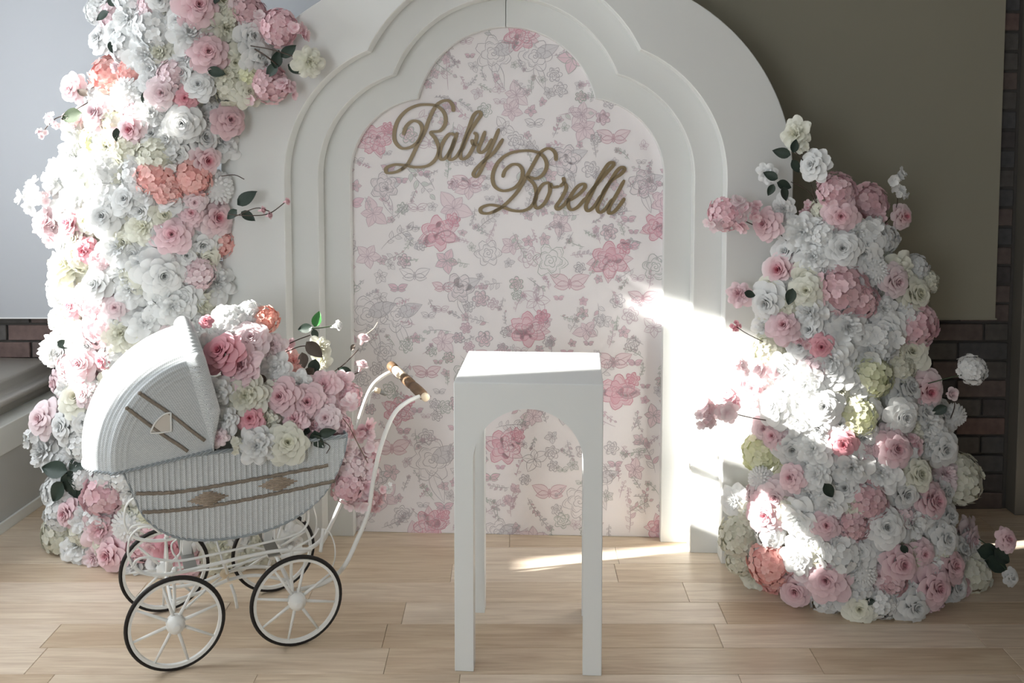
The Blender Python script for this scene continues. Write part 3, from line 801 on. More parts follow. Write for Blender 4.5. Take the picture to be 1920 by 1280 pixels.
def interp(tab, y_):
    if y_ <= tab[0][0]: return tab[0][1:]
    for a, b in zip(tab, tab[1:]):
        if y_ <= b[0]:
            t = (y_ - a[0]) / (b[0] - a[0]); return tuple(a[i] * (1 - t) + b[i] * t for i in range(1, len(a)))
    return tab[-1][1:]
class Body:
    def __init__(s, tab, Yc, D): s.tab = tab; s.Yc = Yc; s.D = D
    def Y(s, x, y_):
        xl, xr = interp(s.tab, y_); cx = (xl + xr) / 2; hw = (xr - xl) / 2; k = max(-1, min(1, (x - cx) / hw))
        d = s.D(y_) if callable(s.D) else s.D
        Y = s.Yc - d * math.sqrt(max(.06, 1 - k * k * .96))
        return Y, k
def normal_for(rng, pos, k, jit=.25, up=.12):
    tc = (TOCAM_P - pos).normalized(); tc.z *= .6
    n = tc * .75 + Vector((k * .9, -.5, up)); n.normalize()
    n += Vector((rng.uniform(-jit, jit), rng.uniform(-jit, jit) * .5, rng.uniform(-jit, jit)))
    return n.normalized()
def build_body(name, label, body, flowers, loc, seed, clampY=None, core=True, fill=44):
    e = empty(name, loc); tag(e, label, 'flower arrangement'); rng = random.Random(seed)
    zlo, zhi = body.tab[0][0], body.tab[-1][0]
    if core:
        bm = bmesh.new(); rings = []
        ys = [zhi - (zhi - zlo) * i / 26 for i in range(27)]
        for i, y_ in enumerate(ys):
            xl, xr = interp(body.tab, y_); sh = .80 if 0 < i < 26 else .5
            pl_ = at(xl, y_, body.Yc); pr_ = at(xr, y_, body.Yc); cx = (pl_.x + pr_.x) / 2; hw = (pr_.x - pl_.x) / 2 * sh; z = max(pl_.z, .01)
            D = (body.D(y_) if callable(body.D) else body.D) * sh
            if i == 0: z = .004
            ring = []
            for k in range(28):
                a = 2 * math.pi * k / 28; q = 1 + .10 * mnoise.noise(Vector((math.cos(a) * 3, math.sin(a) * 3, i * .7 + seed)))
                yy = body.Yc + D * math.sin(a) * q * (.25 if math.sin(a) > 0 else .86)
                if clampY and seed == 3 and cx + hw * math.cos(a) * q > -1.20: yy = min(yy, 3.70)
                ring.append(bm.verts.new((cx + hw * math.cos(a) * q - loc[0], yy - loc[1], z - loc[2])))
            rings.append(ring)
        for i in range(26):
            for k in range(28): bm.faces.new((rings[i][k], rings[i][(k + 1) % 28], rings[i + 1][(k + 1) % 28], rings[i + 1][k]))
        bm.faces.new(rings[0][::-1]); bm.faces.new(rings[-1]); obj('foam_core', bm, M_core, e, True)
    done = []
    for f in flowers:
        x, y_, r, kind, col = f[:5]
        Y, k = body.Y(x, y_)
        if len(f) > 5 and f[5] is not None: Y = f[5]
        if clampY: Y = clampY(x, Y)
        pos = at(x, y_, Y); size = r * Y / FPX
        if kind == 'H': size *= 1.08
        pos.z = max(pos.z, size * .55)
        if kind in 'HDP': pos.y += size * .25
        flower(e, rng, kind, col, pos, normal_for(rng, pos, k, .22 if kind in 'R' else .3), size * 1.16); done.append((x, y_, r))
    # back-filling blooms between the listed ones
    y_ = zlo
    while y_ <= zhi:
        xl, xr = interp(body.tab, y_); x = xl + rng.uniform(0, fill * .6)
        while x <= xr:
            px_, py_ = x + rng.uniform(-12, 12), y_ + rng.uniform(-12, 12)
            if min([(px_ - a) ** 2 + (py_ - b) ** 2 - (c * .55) ** 2 for a, b, c in done] or [1]) > 0:
                Y, k = body.Y(px_, py_); Y += .035
                if clampY: Y = clampY(px_, Y)
                r = rng.uniform(28, 40); pos = at(px_, py_, Y); size = r * Y / FPX; pos.z = max(pos.z, size * .7)
                kind = rng.choice('PRHRRPH'); col = rng.choice('WWWWWWCCQ')
                flower(e, rng, kind, col, pos, normal_for(rng, pos, k, .4), size * 1.05)
                done.append((px_, py_, r * .8))
            x += fill
        y_ += fill * .85
    return e, rng

# ------------------------------------------------------------------ left flower column
LT = [(-40, 190, 470), (60, 205, 480), (130, 215, 490), (200, 165, 440), (300, 140, 420), (400, 110, 420), (500, 110, 420), (600, 115, 425), (700, 120, 425), (800, 110, 425), (870, 135, 430), (930, 105, 450), (1000, 95, 540), (1052, 125, 520)]
LF = [
 (178,20,24,'H','W'),(240,35,34,'P','W'),(282,10,26,'H','Q'),(302,0,22,'R','W'),(370,14,35,'R','P'),(447,6,22,'R','Q'),(465,22,34,'H','D'),(430,-18,30,'H','S'),
 (522,52,34,'H','P'),(492,40,22,'B','Q'),(560,58,24,'B','P'),(420,52,36,'P','C'),(350,62,34,'P','W'),(285,52,38,'H','W'),(191,74,24,'R','W'),(236,88,32,'H','W'),(272,104,34,'P','W'),
 (391,101,32,'R','D'),(455,96,34,'P','C'),(420,140,22,'P','C'),(576,115,27,'P','C',3.62),(497,118,16,'U','W'),(505,156,34,'H','D',3.66),(535,170,22,'B','P',3.64),(478,176,22,'B','P'),
 (198,140,36,'H','S'),(243,138,26,'H','S'),(225,120,20,'B','Q'),(282,128,30,'P','W'),(236,178,33,'D','W'),(305,175,28,'R','Q'),(347,184,18,'R','H'),(322,140,28,'H','Q'),(373,163,28,'R','W'),
 (437,160,38,'H','C'),(470,142,26,'H','G'),(139,166,24,'R','Q',3.8),(188,216,31,'R','Q'),(252,242,27,'R','X'),(342,229,34,'R','W'),(427,226,28,'R','D'),(412,268,34,'P','W'),(280,214,30,'P','W'),(312,258,30,'P','W'),
 (175,262,28,'H','G'),(138,249,26,'P','W'),(198,276,30,'P','C'),(238,281,30,'H','C'),(288,288,36,'H','C'),(134,290,30,'P','W'),(382,299,29,'R','X'),(355,335,38,'H','S'),(287,331,38,'H','S'),(315,356,28,'H','S'),
 (322,299,24,'B','W'),(400,353,33,'D','W'),(200,314,38,'H','W'),(140,322,36,'P','W'),(104,338,32,'P','W'),(58,368,30,'B','W',3.78),(80,378,20,'B','Q',3.78),(144,372,38,'P','W'),(202,371,36,'H','W'),(237,376,28,'R','W'),(268,362,30,'P','W'),
 (363,378,23,'R','Q'),(357,402,20,'R','P'),(399,410,33,'R','X'),(140,420,30,'R','P'),(86,418,32,'P','Q'),(104,436,28,'B','Q'),(198,405,34,'R','W'),(322,441,33,'R','P'),(161,469,20,'R','H'),(188,492,24,'H','Q'),
 (222,466,38,'P','W'),(269,425,36,'P','C'),(413,456,28,'H','S'),(124,498,44,'P','C'),(302,514,40,'R','W'),(370,512,30,'H','Q'),(402,532,34,'P','W'),(188,534,34,'R','W'),(118,546,34,'H','W'),(242,544,32,'P','W'),(262,494,34,'P','W'),
 (319,575,42,'P','W'),(218,576,24,'R','Q'),(138,575,21,'R','P'),(175,578,26,'H','Q'),(270,606,36,'P','W'),(188,612,40,'H','Q'),(225,626,36,'P','C'),(110,602,24,'H','W'),(144,630,30,'P','W'),(97,659,32,'P','W'),
 (161,680,38,'R','Q'),(195,675,17,'R','H'),(131,688,26,'H','Q'),(161,710,21,'H','P'),(131,730,30,'P','W'),(165,738,25,'R','Q'),(87,786,32,'R','Q'),(128,798,32,'R','W'),(82,849,33,'P','W'),(120,856,26,'D','W'),(56,820,16,'B','W'),
 (150,834,30,'H','W'),(360,620,36,'P','W'),(105,924,34,'H','W'),(195,897,32,'H','W'),(192,932,42,'H','P'),(131,962,25,'R','P'),(103,1002,36,'H','C'),(146,1024,32,'P','W'),(188,992,36,'P','P'),(214,1036,33,'R','P'),(240,986,32,'D','W'),
 (139,1058,27,'R','W'),(176,1050,26,'P','Q'),(318,1024,32,'R','H'),(352,1038,26,'H','D'),(375,1012,28,'P','W'),(288,1012,30,'B','P'),(262,1030,28,'H','P'),(412,1025,34,'P','C'),(440,1046,30,'H','C'),(485,1022,30,'P','C'),(536,1018,28,'P','W'),
 (350,1060,26,'R','P'),(300,1056,26,'R','W'),(400,1064,26,'H','C'),(250,1064,24,'P','W'),
]
def clampL(x, Y): return min(Y, 3.665) if x > 415 else Y
col, rg = build_body('floral_tower', 'tall column of white and pink silk flowers left of the arch', Body(LT, 3.86, .27), LF, (-1.5, 3.8, 0), 3, clampL)
for x, y_, dx, dy, s, m, Y in [(205, 23, -30, 14, 24, 0, 3.7), (215, 12, -12, -18, 20, 0, 3.7), (206, 78, 6, 22, 18, 0, 3.68), (404, 8, 10, -26, 22, 0, 3.6), (515, 128, 8, -30, 28, 0, 3.62), (540, 122, 24, 10, 28, 0, 3.62), (528, 108, 22, -20, 28, 0, 3.62),
    (520, 120, -20, 22, 26, 0, 3.62), (270, 172, 8, 22, 26, 0, 3.6), (390, 130, 20, 6, 26, 0, 3.58), (155, 212, -34, 8, 36, 3, 3.74), (165, 180, -12, -8, 20, 2, 3.74), (218, 240, 4, 24, 24, 0, 3.6), (447, 385, 30, -26, 34, 0, 3.66), (445, 393, -14, 12, 22, 0, 3.66), (452, 398, 26, 14, 24, 0, 3.66),
    (128, 884, -36, -6, 44, 0, 3.72), (128, 884, 30, 18, 44, 0, 3.72), (126, 884, 6, 46, 44, 0, 3.72), (132, 880, 26, -20, 40, 0, 3.72), (108, 640, 20, 10, 22, 0, 3.74), (155, 800, -20, -22, 22, 0, 3.7), (148, 716, -8, -22, 24, 0, 3.66), (120, 902, -20, 30, 40, 0, 3.72), (150, 905, -6, 40, 36, 0, 3.72)]:
    leaf(col, rg, at(x, y_, Y), (dx, 0, -dy), s * Y / FPX * 1.25, [M_leaf, M_leafb, M_leafbr, M_stemg][m])
stem(col, [at(470, 86, 3.62), at(505, 92, 3.6), at(545, 104, 3.6), at(566, 114, 3.62)])
stem(col, [at(478, 92, 3.62), at(500, 106, 3.6), at(520, 122, 3.62)], .003)
stem(col, [at(165, 192, 3.76), at(130, 212, 3.76), at(100, 225, 3.76), at(78, 250, 3.76)])
for x, y_ in ((92, 222), (106, 230), (124, 222), (78, 250)): flower(col, rg, 'B', 'Q', at(x, y_, 3.76), Vector((-.3, -1, .2)), 13 * 3.76 / FPX)
stem(col, [at(415, 330, 3.6), at(440, 328, 3.6), at(458, 336, 3.6)], .0016)
stem(col, [at(428, 402, 3.64), at(470, 404, 3.6), at(505, 400, 3.6), at(536, 378, 3.6)], .0018); stem(col, [at(440, 406, 3.64), at(480, 390, 3.6), at(505, 396, 3.6)], .0018)
for x, y_ in ((503, 404), (490, 394), (536, 378)): flower(col, rg, 'U', 'D', at(x, y_, 3.6), Vector((.9, -.3, .2)), 10 * 3.6 / FPX)

# ------------------------------------------------------------------ right flower tree
RTb = [(395, 1530, 1610), (430, 1490, 1665), (500, 1465, 1715), (560, 1430, 1735), (620, 1430, 1745), (700, 1420, 1735), (780, 1430, 1770), (850, 1425, 1790), (920, 1400, 1800), (1000, 1390, 1810), (1080, 1410, 1835), (1135, 1500, 1800)]
RF = [
 (1497,252,27,'P','C',3.5),(1505,272,14,'B','C',3.49),(1529,311,27,'R','W',3.45),(1440,325,19,'P','W',3.5),(1680,335,22,'B','W',3.45),(1692,362,14,'B','W',3.45),(1572,358,33,'H','P'),(1634,382,36,'H','D'),(1648,412,26,'B','D'),(1576,403,30,'R','P'),(1689,406,21,'R','X',3.5),
 (1359,402,30,'H','P',3.52),(1397,408,26,'B','P',3.5),(1440,421,27,'R','P'),(1472,391,23,'P','W'),(1514,393,16,'B','P'),(1508,436,38,'P','W'),(1641,441,34,'B','W'),(1662,450,26,'H','W'),(1608,436,24,'P','W'),(1579,468,35,'R','W'),(1527,484,30,'P','W'),(1546,440,26,'H','W'),
 (1466,506,34,'R','X'),(1643,508,25,'D','W'),(1580,545,48,'H','D'),(1616,566,32,'H','D'),(1673,527,30,'R','Q'),(1720,504,26,'H','W'),(1744,530,20,'H','C'),(1710,551,34,'R','C'),(1388,553,22,'P','P'),(1443,565,34,'R','W'),(1514,545,28,'R','C'),(1472,612,28,'R','P'),
 (1522,588,32,'P','W'),(1590,615,38,'P','W'),(1720,612,44,'H','P'),(1658,580,24,'P','W'),(1540,648,22,'R','H'),(1508,641,16,'B','P'),(1650,652,36,'B','W'),(1655,640,34,'H','W'),(1561,675,38,'P','W'),(1636,710,38,'H','G'),(1692,689,28,'H','C'),(1732,731,34,'R','X'),
 (1782,738,15,'U','Q',3.38),(1826,694,27,'H','W',3.4),(1793,780,21,'D','W'),(1439,698,28,'B','Q'),(1406,720,22,'B','Q'),(1346,769,36,'B','Q',3.45),(1365,755,26,'B','P',3.45),(1458,764,36,'R','W'),(1514,720,40,'P','W'),(1542,760,36,'R','W'),(1500,790,34,'P','W'),(1608,783,36,'H','G'),
 (1688,778,32,'R','W'),(1739,797,32,'P','W'),(1453,818,21,'R','P'),(1430,853,36,'H','G'),(1580,830,24,'R','H'),(1674,842,32,'R','P'),(1711,834,20,'B','P'),(1763,840,32,'R','W'),(1528,844,34,'P','W'),(1600,878,38,'P','W'),(1655,888,38,'P','W'),(1716,888,32,'R','C'),(1805,900,46,'H','C'),
 (1428,900,23,'D','W'),(1486,896,23,'R','P'),(1533,892,28,'P','W'),(1381,942,28,'P','W'),(1437,962,31,'R','P'),(1500,976,38,'P','W'),(1557,948,33,'P','W'),(1627,942,38,'H','D'),(1603,984,30,'H','D'),(1547,984,25,'R','P'),(1742,938,34,'R','P'),(1657,988,34,'R','W'),(1711,984,32,'P','W'),
 (1763,1008,33,'R','W'),(1819,1015,24,'D','W'),(1885,1012,20,'R','P',3.36),(1894,1082,15,'R','W',3.34),(1386,1012,38,'H','C'),(1390,1052,28,'H','C'),(1444,1062,40,'H','S'),(1446,1098,24,'H','S'),(1500,1046,32,'P','W'),(1580,1036,42,'H','W'),(1556,1014,24,'B','W'),(1493,1102,33,'R','P'),
 (1552,1086,36,'R','P'),(1620,1076,25,'D','W'),(1683,1055,34,'R','P'),(1728,1036,21,'R','P'),(1777,1060,32,'R','D'),(1674,1090,28,'H','D'),(1744,1097,38,'R','P'),(1824,1092,42,'H','C'),(1552,1130,30,'H','W'),(1610,1140,29,'R','C'),(1655,1132,28,'H','W'),(1707,1134,34,'R','W'),(1792,1142,27,'R','D'),
 (1750,1140,20,'B','D'),
]
def DR(y_): return .12 + (.31 - .12) * min(1, max(0, (y_ - 400) / 650))
def clampR(x, Y): return min(Y, 3.56) if x < 1500 else Y
tree, rg = build_body('flower_tree', 'low cone of pink and white silk flowers right of the arch', Body(RTb, 3.56, DR), RF, (1.25, 3.6, 0), 7, clampR)
for x, y_, dx, dy, s, m, Y in [(1482, 290, -26, -6, 28, 0, 3.47), (1484, 300, 14, 20, 24, 0, 3.47), (1486, 286, 6, -20, 22, 0, 3.47), (1458, 335, -22, -10, 24, 0, 3.47), (1456, 342, 24, 8, 26, 0, 3.47), (1466, 350, 10, 24, 24, 0, 3.47), (1450, 345, -8, 20, 20, 0, 3.47), (1486, 540, -6, 28, 28, 0, 3.36),
    (1395, 548, 20, 6, 20, 0, 3.48), (1830, 1030, 40, 6, 44, 0, 3.34), (1850, 1045, 34, 26, 40, 0, 3.34), (1860, 1030, 30, 20, 40, 0, 3.34), (1845, 1050, 30, 10, 44, 0, 3.33), (1545, 905, 14, 22, 30, 0, 3.24), (1690, 1020, 10, 16, 20, 0, 3.25), (1775, 762, -20, 10, 26, 0, 3.4), (1640, 1125, -20, 4, 20, 0, 3.24)]:
    leaf(tree, rg, at(x, y_, Y), (dx, 0, -dy), s * Y / FPX * 1.2, M_leaf)
stem(tree, [at(1483, 341, 3.48), at(1515, 358, 3.48), at(1535, 390, 3.5), at(1548, 420, 3.52)], .0016)
stem(tree, [at(1514, 325, 3.46), at(1528, 370, 3.48), at(1546, 415, 3.52)], .0016); stem(tree, [at(1488, 282, 3.48), at(1505, 300, 3.47), at(1518, 330, 3.47)], .002)
stem(tree, [at(1462, 438, 3.5), at(1478, 455, 3.5), at(1495, 474, 3.52)], .0016)
stem(tree, [at(1682, 345, 3.46), at(1680, 390, 3.5), at(1650, 430, 3.54)], .0016); stem(tree, [at(1690, 415, 3.5), at(1670, 435, 3.52), at(1640, 460, 3.55)], .0016)
stem(tree, [at(1735, 720, 3.42), at(1780, 708, 3.4), at(1815, 700, 3.4)], .002, M_stemg); stem(tree, [at(1835, 1010, 3.36), at(1860, 1025, 3.35), at(1886, 1020, 3.36)], .002, M_stemg); stem(tree, [at(1850, 1035, 3.35), at(1880, 1060, 3.34), at(1893, 1078, 3.34)], .002, M_stemg)
stem(tree, [at(1430, 640, 3.46), at(1400, 625, 3.45), at(1380, 612, 3.45)], .0014); flower(tree, rg, 'B', 'H', at(1380, 612, 3.45), Vector((0, -1, .2)), 11 * 3.45 / FPX)

for pts in ([(1480, 455, 3.54), (1420, 425, 3.55), (1375, 405, 3.55)], [(1450, 575, 3.5), (1418, 562, 3.54), (1392, 554, 3.55)], [(1450, 790, 3.42), (1405, 782, 3.45), (1355, 770, 3.47)], [(1780, 790, 3.5), (1790, 760, 3.42), (1784, 742, 3.4)]):
    stem(tree, [at(*q) for q in pts], .0018)
for q in ((1382, 392, 24, 'B', 'Q', 3.5), (1340, 415, 20, 'B', 'Q', 3.52), (1415, 395, 20, 'B', 'P', 3.5), (1385, 690, 20, 'B', 'Q', 3.44), (1325, 785, 20, 'B', 'Q', 3.46)):
    flower(tree, rg, q[3], q[4], at(q[0], q[1], q[5]), Vector((-.2, -1, .2)).normalized(), q[2] * q[5] / FPX * 1.1)

# ------------------------------------------------------------------ wicker pram
PA = math.radians(23.67); PO = Vector((-.9465, 3.1975, 0))
PX = Vector((math.cos(PA), math.sin(PA), 0)); PN = Vector((-math.sin(PA), math.cos(PA), 0))
pram = empty('doll_pram', PO, PA); tag(pram, 'white wicker pram with hooded bed, brown bands and black-tyred spoked wheels', 'pram')
def pl_(x, y_, w):
    h = hit(x, y_, PO + PN * w, PN); return Vector(((h - PO).dot(PX), w, h.z))
def pworld(x, y_, w): return hit(x, y_, PO + PN * w, PN)
# wheels
WR = .149
def make_wheel():
    e = empty('wheel'); e.parent = pram
    bm = bmesh.new(); n = 56; k = 10
    ring = []
    for i in range(n):
        a = 2 * math.pi * i / n; row = []
        for j in range(k):
            b = 2 * math.pi * j / k; rr = WR - .0065 + .0065 * math.cos(b); row.append(bm.verts.new((rr * math.cos(a), .0075 * math.sin(b), rr * math.sin(a))))
        ring.append(row)
    for i in range(n):
        for j in range(k): bm.faces.new((ring[i][j], ring[i][(j + 1) % k], ring[(i + 1) % n][(j + 1) % k], ring[(i + 1) % n][j]))
    bmesh.ops.recalc_face_normals(bm, faces=list(bm.faces)); obj('tyre', bm, M_tyre, e, True)
    bm = bmesh.new(); n = 56; prof = [(WR - .012, -.008), (WR - .012, .008), (WR - .021, .006), (WR - .021, -.006)]; rows = []
    for i in range(n):
        a = 2 * math.pi * i / n; rows.append([bm.verts.new((r * math.cos(a), h, r * math.sin(a))) for r, h in prof])
    for i in range(n):
        for j in range(4): bm.faces.new((rows[i][j], rows[(i + 1) % n][j], rows[(i + 1) % n][(j + 1) % 4], rows[i][(j + 1) % 4]))
    bmesh.ops.recalc_face_normals(bm, faces=list(bm.faces)); obj('rim', bm, M_metalw, e)
    for q in range(8):
        a = 2 * math.pi * (q + .35) / 8; d = Vector((math.cos(a), 0, math.sin(a)))
        bm = bmesh.new(); tube(bm, [d * .016, d * .06, d * (WR - .018)], [.0058, .0050, .0036], 8); obj('spoke', bm, M_metalw, e, True)
    bm = bmesh.new(); lathe(bm, [(.006, -.040), (.012, -.040), (.0125, -.034), (.018, -.031), (.0255, -.022), (.028, -.012), (.028, .010), (.02, .014), (.01, .03)], 24); obj('hub', bm, M_metalw, e, True)
    return e
def copy_tree(o, parent):
    c = o.copy(); C.objects.link(c); c.parent = parent
    for ch in list(o.children):
        d = ch.copy(); C.objects.link(d); d.parent = c
    return c
w0 = make_wheel(); TR = .205; WB = .1855
for i, (sx, sy) in enumerate(((-1, -1), (1, -1), (-1, 1), (1, 1))):
    w = w0 if i == 0 else copy_tree(w0, pram)
    w.location = (sx * WB, sy * TR, WR); w.rotation_euler = (0, .5 * i, 0) if sy < 0 else (0, .5 * i, math.pi)
# body
near = [(-.333, .652), (-.318, .62), (-.300, .575), (-.274, .50), (-.238, .452), (-.191, .414), (-.140, .392), (-.080, .380), (.0, .374), (.08, .378), (.16, .396), (.23, .428), (.285, .472), (.325, .530), (.352, .59), (.366, .652)]
cur = catmull([(a, 0, b) for a, b in near], 6); ZR = .658
HWB = .168
def lowz(x):
    for a, b in zip(cur, cur[1:]):
        if a.x <= x <= b.x: t = (x - a.x) / max(1e-6, b.x - a.x); return a.z + (b.z - a.z) * t
    return ZR
def wick_uv(me, fn):
    uv = me.uv_layers.new(name='UVMap')
    for l in me.loops: uv.data[l.index].uv = fn(me.vertices[l.vertex_index].co)
for s in (-1, 1):
    v = []; f = []; nx_ = 400; nz_ = 14
    for i in range(nx_ + 1):
        x = -.333 + .699 * i / nx_; zl = min(lowz(x), ZR - .003)
        rib = .0042 * (max(0, math.sin(2 * math.pi * x / .0165)) ** .8)
        for j in range(nz_ + 1):
            t = j / nz_; z = zl + (ZR - zl) * t; bul = .012 * math.sin(math.pi * min(1, max(0, (z - .37) / .32))) 
            v.append((x, s * (HWB + bul * .5 + rib), z))
    for i in range(nx_):
        for j in range(nz_):
            a = i * (nz_ + 1) + j; q = (a, a + nz_ + 1, a + nz_ + 2, a + 1); f.append(q if s < 0 else q[::-1])
    o = pyobj('side_panel', v, f, M_wick, pram); wick_uv(o.data, lambda c: (c.x * 150, c.z * 170))
v = []; f = []
for i, p in enumerate(cur):
    for j in range(41):
        y_ = -HWB + 2 * HWB * j / 40; rb = .0022 * abs(math.sin(math.pi * y_ / .0155)) ** .7
        nn = Vector((-(cur[min(i + 1, len(cur) - 1)].z - cur[max(i - 1, 0)].z), 0, cur[min(i + 1, len(cur) - 1)].x - cur[max(i - 1, 0)].x)).normalized()
        v.append((p.x - nn.x * rb, y_, p.z - nn.z * rb))
for i in range(len(cur) - 1):
    for j in range(40): a = i * 41 + j; f.append((a, a + 1, a + 42, a + 41))
o = pyobj('under_panel', v, f, M_wick, pram); wick_uv(o.data, lambda c: (c.x * 150, c.y * 170))
bmw = bmesh.new()
for s in (-1, 1):
    for ph in (0, math.pi):
        pts = [Vector((p.x, s * (HWB + .004 + .0022 * math.sin(i * 1.3 + ph)), p.z + .0022 * math.cos(i * 1.3 + ph))) for i, p in enumerate(cur)]
        tube(bmw, pts, .0026, 6)
obj('edge_braid', bmw, M_wick, pram, True)
bmw = bmesh.new()
for ph in (0, 2.1, 4.2):
    pts = []; N = 260
    for i in range(N + 1):
        a = i / N; per = a * (2 * .699 + 4 * HWB); 
        if per < .699: p = Vector((-.333 + per, -HWB - .006, ZR))
        elif per < .699 + 2 * HWB: p = Vector((.366, -HWB + per - .699, ZR))
        elif per < 2 * .699 + 2 * HWB: p = Vector((.366 - (per - .699 - 2 * HWB), HWB + .006, ZR))
        else: p = Vector((-.333, HWB - (per - 2 * .699 - 2 * HWB), ZR))
        pts.append(p + Vector((0, .004 * math.sin(i * .7 + ph), .004 * math.cos(i * .7 + ph))))
    tube(bmw, pts, .0034, 6)
obj('rim_braid', bmw, M_wick, pram, True)
# brown bands and diamonds on both sides
def sidey(z): return HWB + .006 * math.sin(math.pi * min(1, max(0, (z - .37) / .32))) + .0035
for s in (-1, 1):
    for pts in ([(255, 925), (330, 922), (420, 908), (520, 890), (615, 872)], [(267, 960), (340, 955), (430, 942), (530, 922), (628, 901)]):
        q = [pl_(x, y_, -HWB - .008) for x, y_ in pts]; q = [Vector((p.x, s * sidey(p.z), p.z)) for p in q]
        q = catmull(q, 16); q = [p + Vector((0, 0, .0009 * math.sin(i * 1.6))) for i, p in enumerate(q)]
        tubeobj('brown_band', q, 0, M_braid, pram, 6, 0, (.0060, .0026))
    for (mx_, my_, w, h) in ((390, 934, 34, 13), (521, 906, 34, 13)):
        c = pl_(mx_, my_, -HWB - .008); bm = bmesh.new()
        for r in range(-4, 5):
            ww = w * (1 - abs(r) / 5) / 590 + .004; zz = c.z + r * h / 4.4 / 590
            sl = .03
            tube(bm, [(c.x - ww, s * (sidey(zz) + .0006), zz), (c.x, s * (sidey(zz) + .0025), zz), (c.x + ww, s * (sidey(zz) + .0006), zz)], .0023, 6)
        obj('diamond_weave', bm, M_motif, pram, True)
# hood
HP = Vector((-.062, 0, .668)); RC = .372; HWH = .182; EX = 3.4
def hood_prof(t):
    """t 0..1 from near side pivot over the crown to the far side pivot -> (r, y)"""
    a = math.pi * t; c, s = math.cos(a), math.sin(a)
    return RC * abs(s) ** (2 / EX), -HWH * (1 if c > 0 else -1) * abs(c) ** (2 / EX)
NT, NP = 150, 260
ts = []
# sample the profile evenly along its length
half = [(.281 * i / 400, -HWH - .003 * math.sin(math.pi * i / 400)) for i in range(400)]
half += [(.281 + .016 * math.sin(math.pi / 2 * i / 40), -HWH + .018 * (1 - math.cos(math.pi / 2 * i / 40))) for i in range(40)]
half += [(.297 + (RC - .297) * (1 - (1 - i / 400) ** 2.2), -(HWH - .018) * (1 - i / 400)) for i in range(401)]
raw = half + [(r_, -y_) for r_, y_ in half[-2::-1]]; acc = [0]
for a, b in zip(raw, raw[1:]): acc.append(acc[-1] + math.hypot(b[0] - a[0], b[1] - a[1]))
LT_ = acc[-1]; j = 0; prof = []
for i in range(NP + 1):
    tgt = LT_ * i / NP
    while j < len(raw) - 1 and acc[j + 1] < tgt: j += 1
    q = (tgt - acc[j]) / max(1e-9, acc[min(j + 1, len(raw) - 1)] - acc[j]) if j < len(raw) - 1 else 0
    a = raw[j]; b = raw[min(j + 1, len(raw) - 1)]; prof.append((a[0] + (b[0] - a[0]) * q, a[1] + (b[1] - a[1]) * q, tgt))
TH0, TH1 = math.radians(187), math.radians(97)
def hood_pt(i, th, grow=0.0, rib=True):
    r, y_, s = prof[i]; r0, y0, _ = prof[max(0, i - 1)]; r2, y2, _ = prof[min(NP, i + 1)]
    tr_, ty = r2 - r0, y2 - y0; L = math.hypot(tr_, ty) or 1; nr, ny = -ty / L, tr_ / L
    if nr * r + ny * y_ < 0: nr, ny = -nr, -ny
    sm = min(s, LT_ - s); d = grow
    if rib:
        if .245 < sm < .362: d += .0040 * (abs(math.sin(math.pi * (sm - .245) / .0145)) - .3)
        else: d += .0006 * math.sin(s * 900)
    r += nr * d; y_ += ny * d
    return Vector((HP.x + r * math.cos(th), y_, HP.z + r * math.sin(th)))
v = []; f = []
for i in range(NP + 1):
    for k in range(NT + 1):
        th = TH0 + (TH1 - TH0) * k / NT; v.append(hood_pt(i, th))
for i in range(NP):
    for k in range(NT): a = i * (NT + 1) + k; f.append((a, a + 1, a + NT + 2, a + NT + 1))
hood = pyobj('hood', v, f, M_wick, pram)
uv = hood.data.uv_layers.new(name='UVMap')
for l in hood.data.loops:
    i, k = divmod(l.vertex_index, NT + 1); s = prof[i][2]; rr = max(.06, prof[i][0])
    uv.data[l.index].uv = (s * 165, k / NT * 1.57 * rr * 175)
sm_ = hood.modifiers.new('thickness', 'SOLIDIFY'); sm_.thickness = .006; sm_.offset = -1
# raised ribbed band at the hood mouth
v = []; f = []; NB = 14
for i in range(NP + 1):
    for k in range(NB + 1):
        u = k / NB; th = math.radians(104) - u * min(.45, .056 / max(.05, prof[i][0])); g = .019 * math.sin(math.pi * u) ** .6
        g += .0060 * abs(math.sin(math.pi * prof[i][2] / .0150)) * math.sin(math.pi * u)
        v.append(hood_pt(i, th, g, False))
for i in range(NP):
    for k in range(NB): a = i * (NB + 1) + k; f.append((a, a + 1, a + NB + 2, a + NB + 1))
hb = pyobj('hood_mouth_band', v, f, M_wick, pram); wick_uv(hb.data, lambda c: (c.x * 170, (c.z + c.y) * 170))
bm = bmesh.new()
for ph in (0, math.pi): tube(bm, [hood_pt(i, TH0, .002 + .002 * math.sin(i * .8 + ph), False) + Vector((0, 0, .003 * math.cos(i * .8 + ph))) for i in range(0, NP + 1)], .0032, 6)
obj('hood_bottom_braid', bm, M_wick, pram, True)
def hood_side(x, y_, lift=.003):
    """point on the near side face seen at this spot"""
    w = -HWH
    w = -HWH - .0025
    p = pl_(x, y_, w - lift); return p
for pts in ([(262, 737), (285, 753), (308, 768), (335, 788), (360, 808), (384, 826)], [(238, 765), (262, 783), (285, 800), (310, 818), (335, 834), (352, 846)]):
    q = catmull([hood_side(x, y_) for x, y_ in pts], 5)
    for s in (1, -1): tubeobj('brown_band', [Vector((p.x, p.y * s, p.z)) for p in q], 0, M_braid, pram, 6, 0, (.0052, .0026))
for (ax, ay) in ((262, 737), (238, 765)):
    p = hood_side(ax, ay, .004); bm = bmesh.new(); bmesh.ops.create_icosphere(bm, subdivisions=2, radius=.006); obj('rosette', bm, M_braid, pram, True, loc=p)
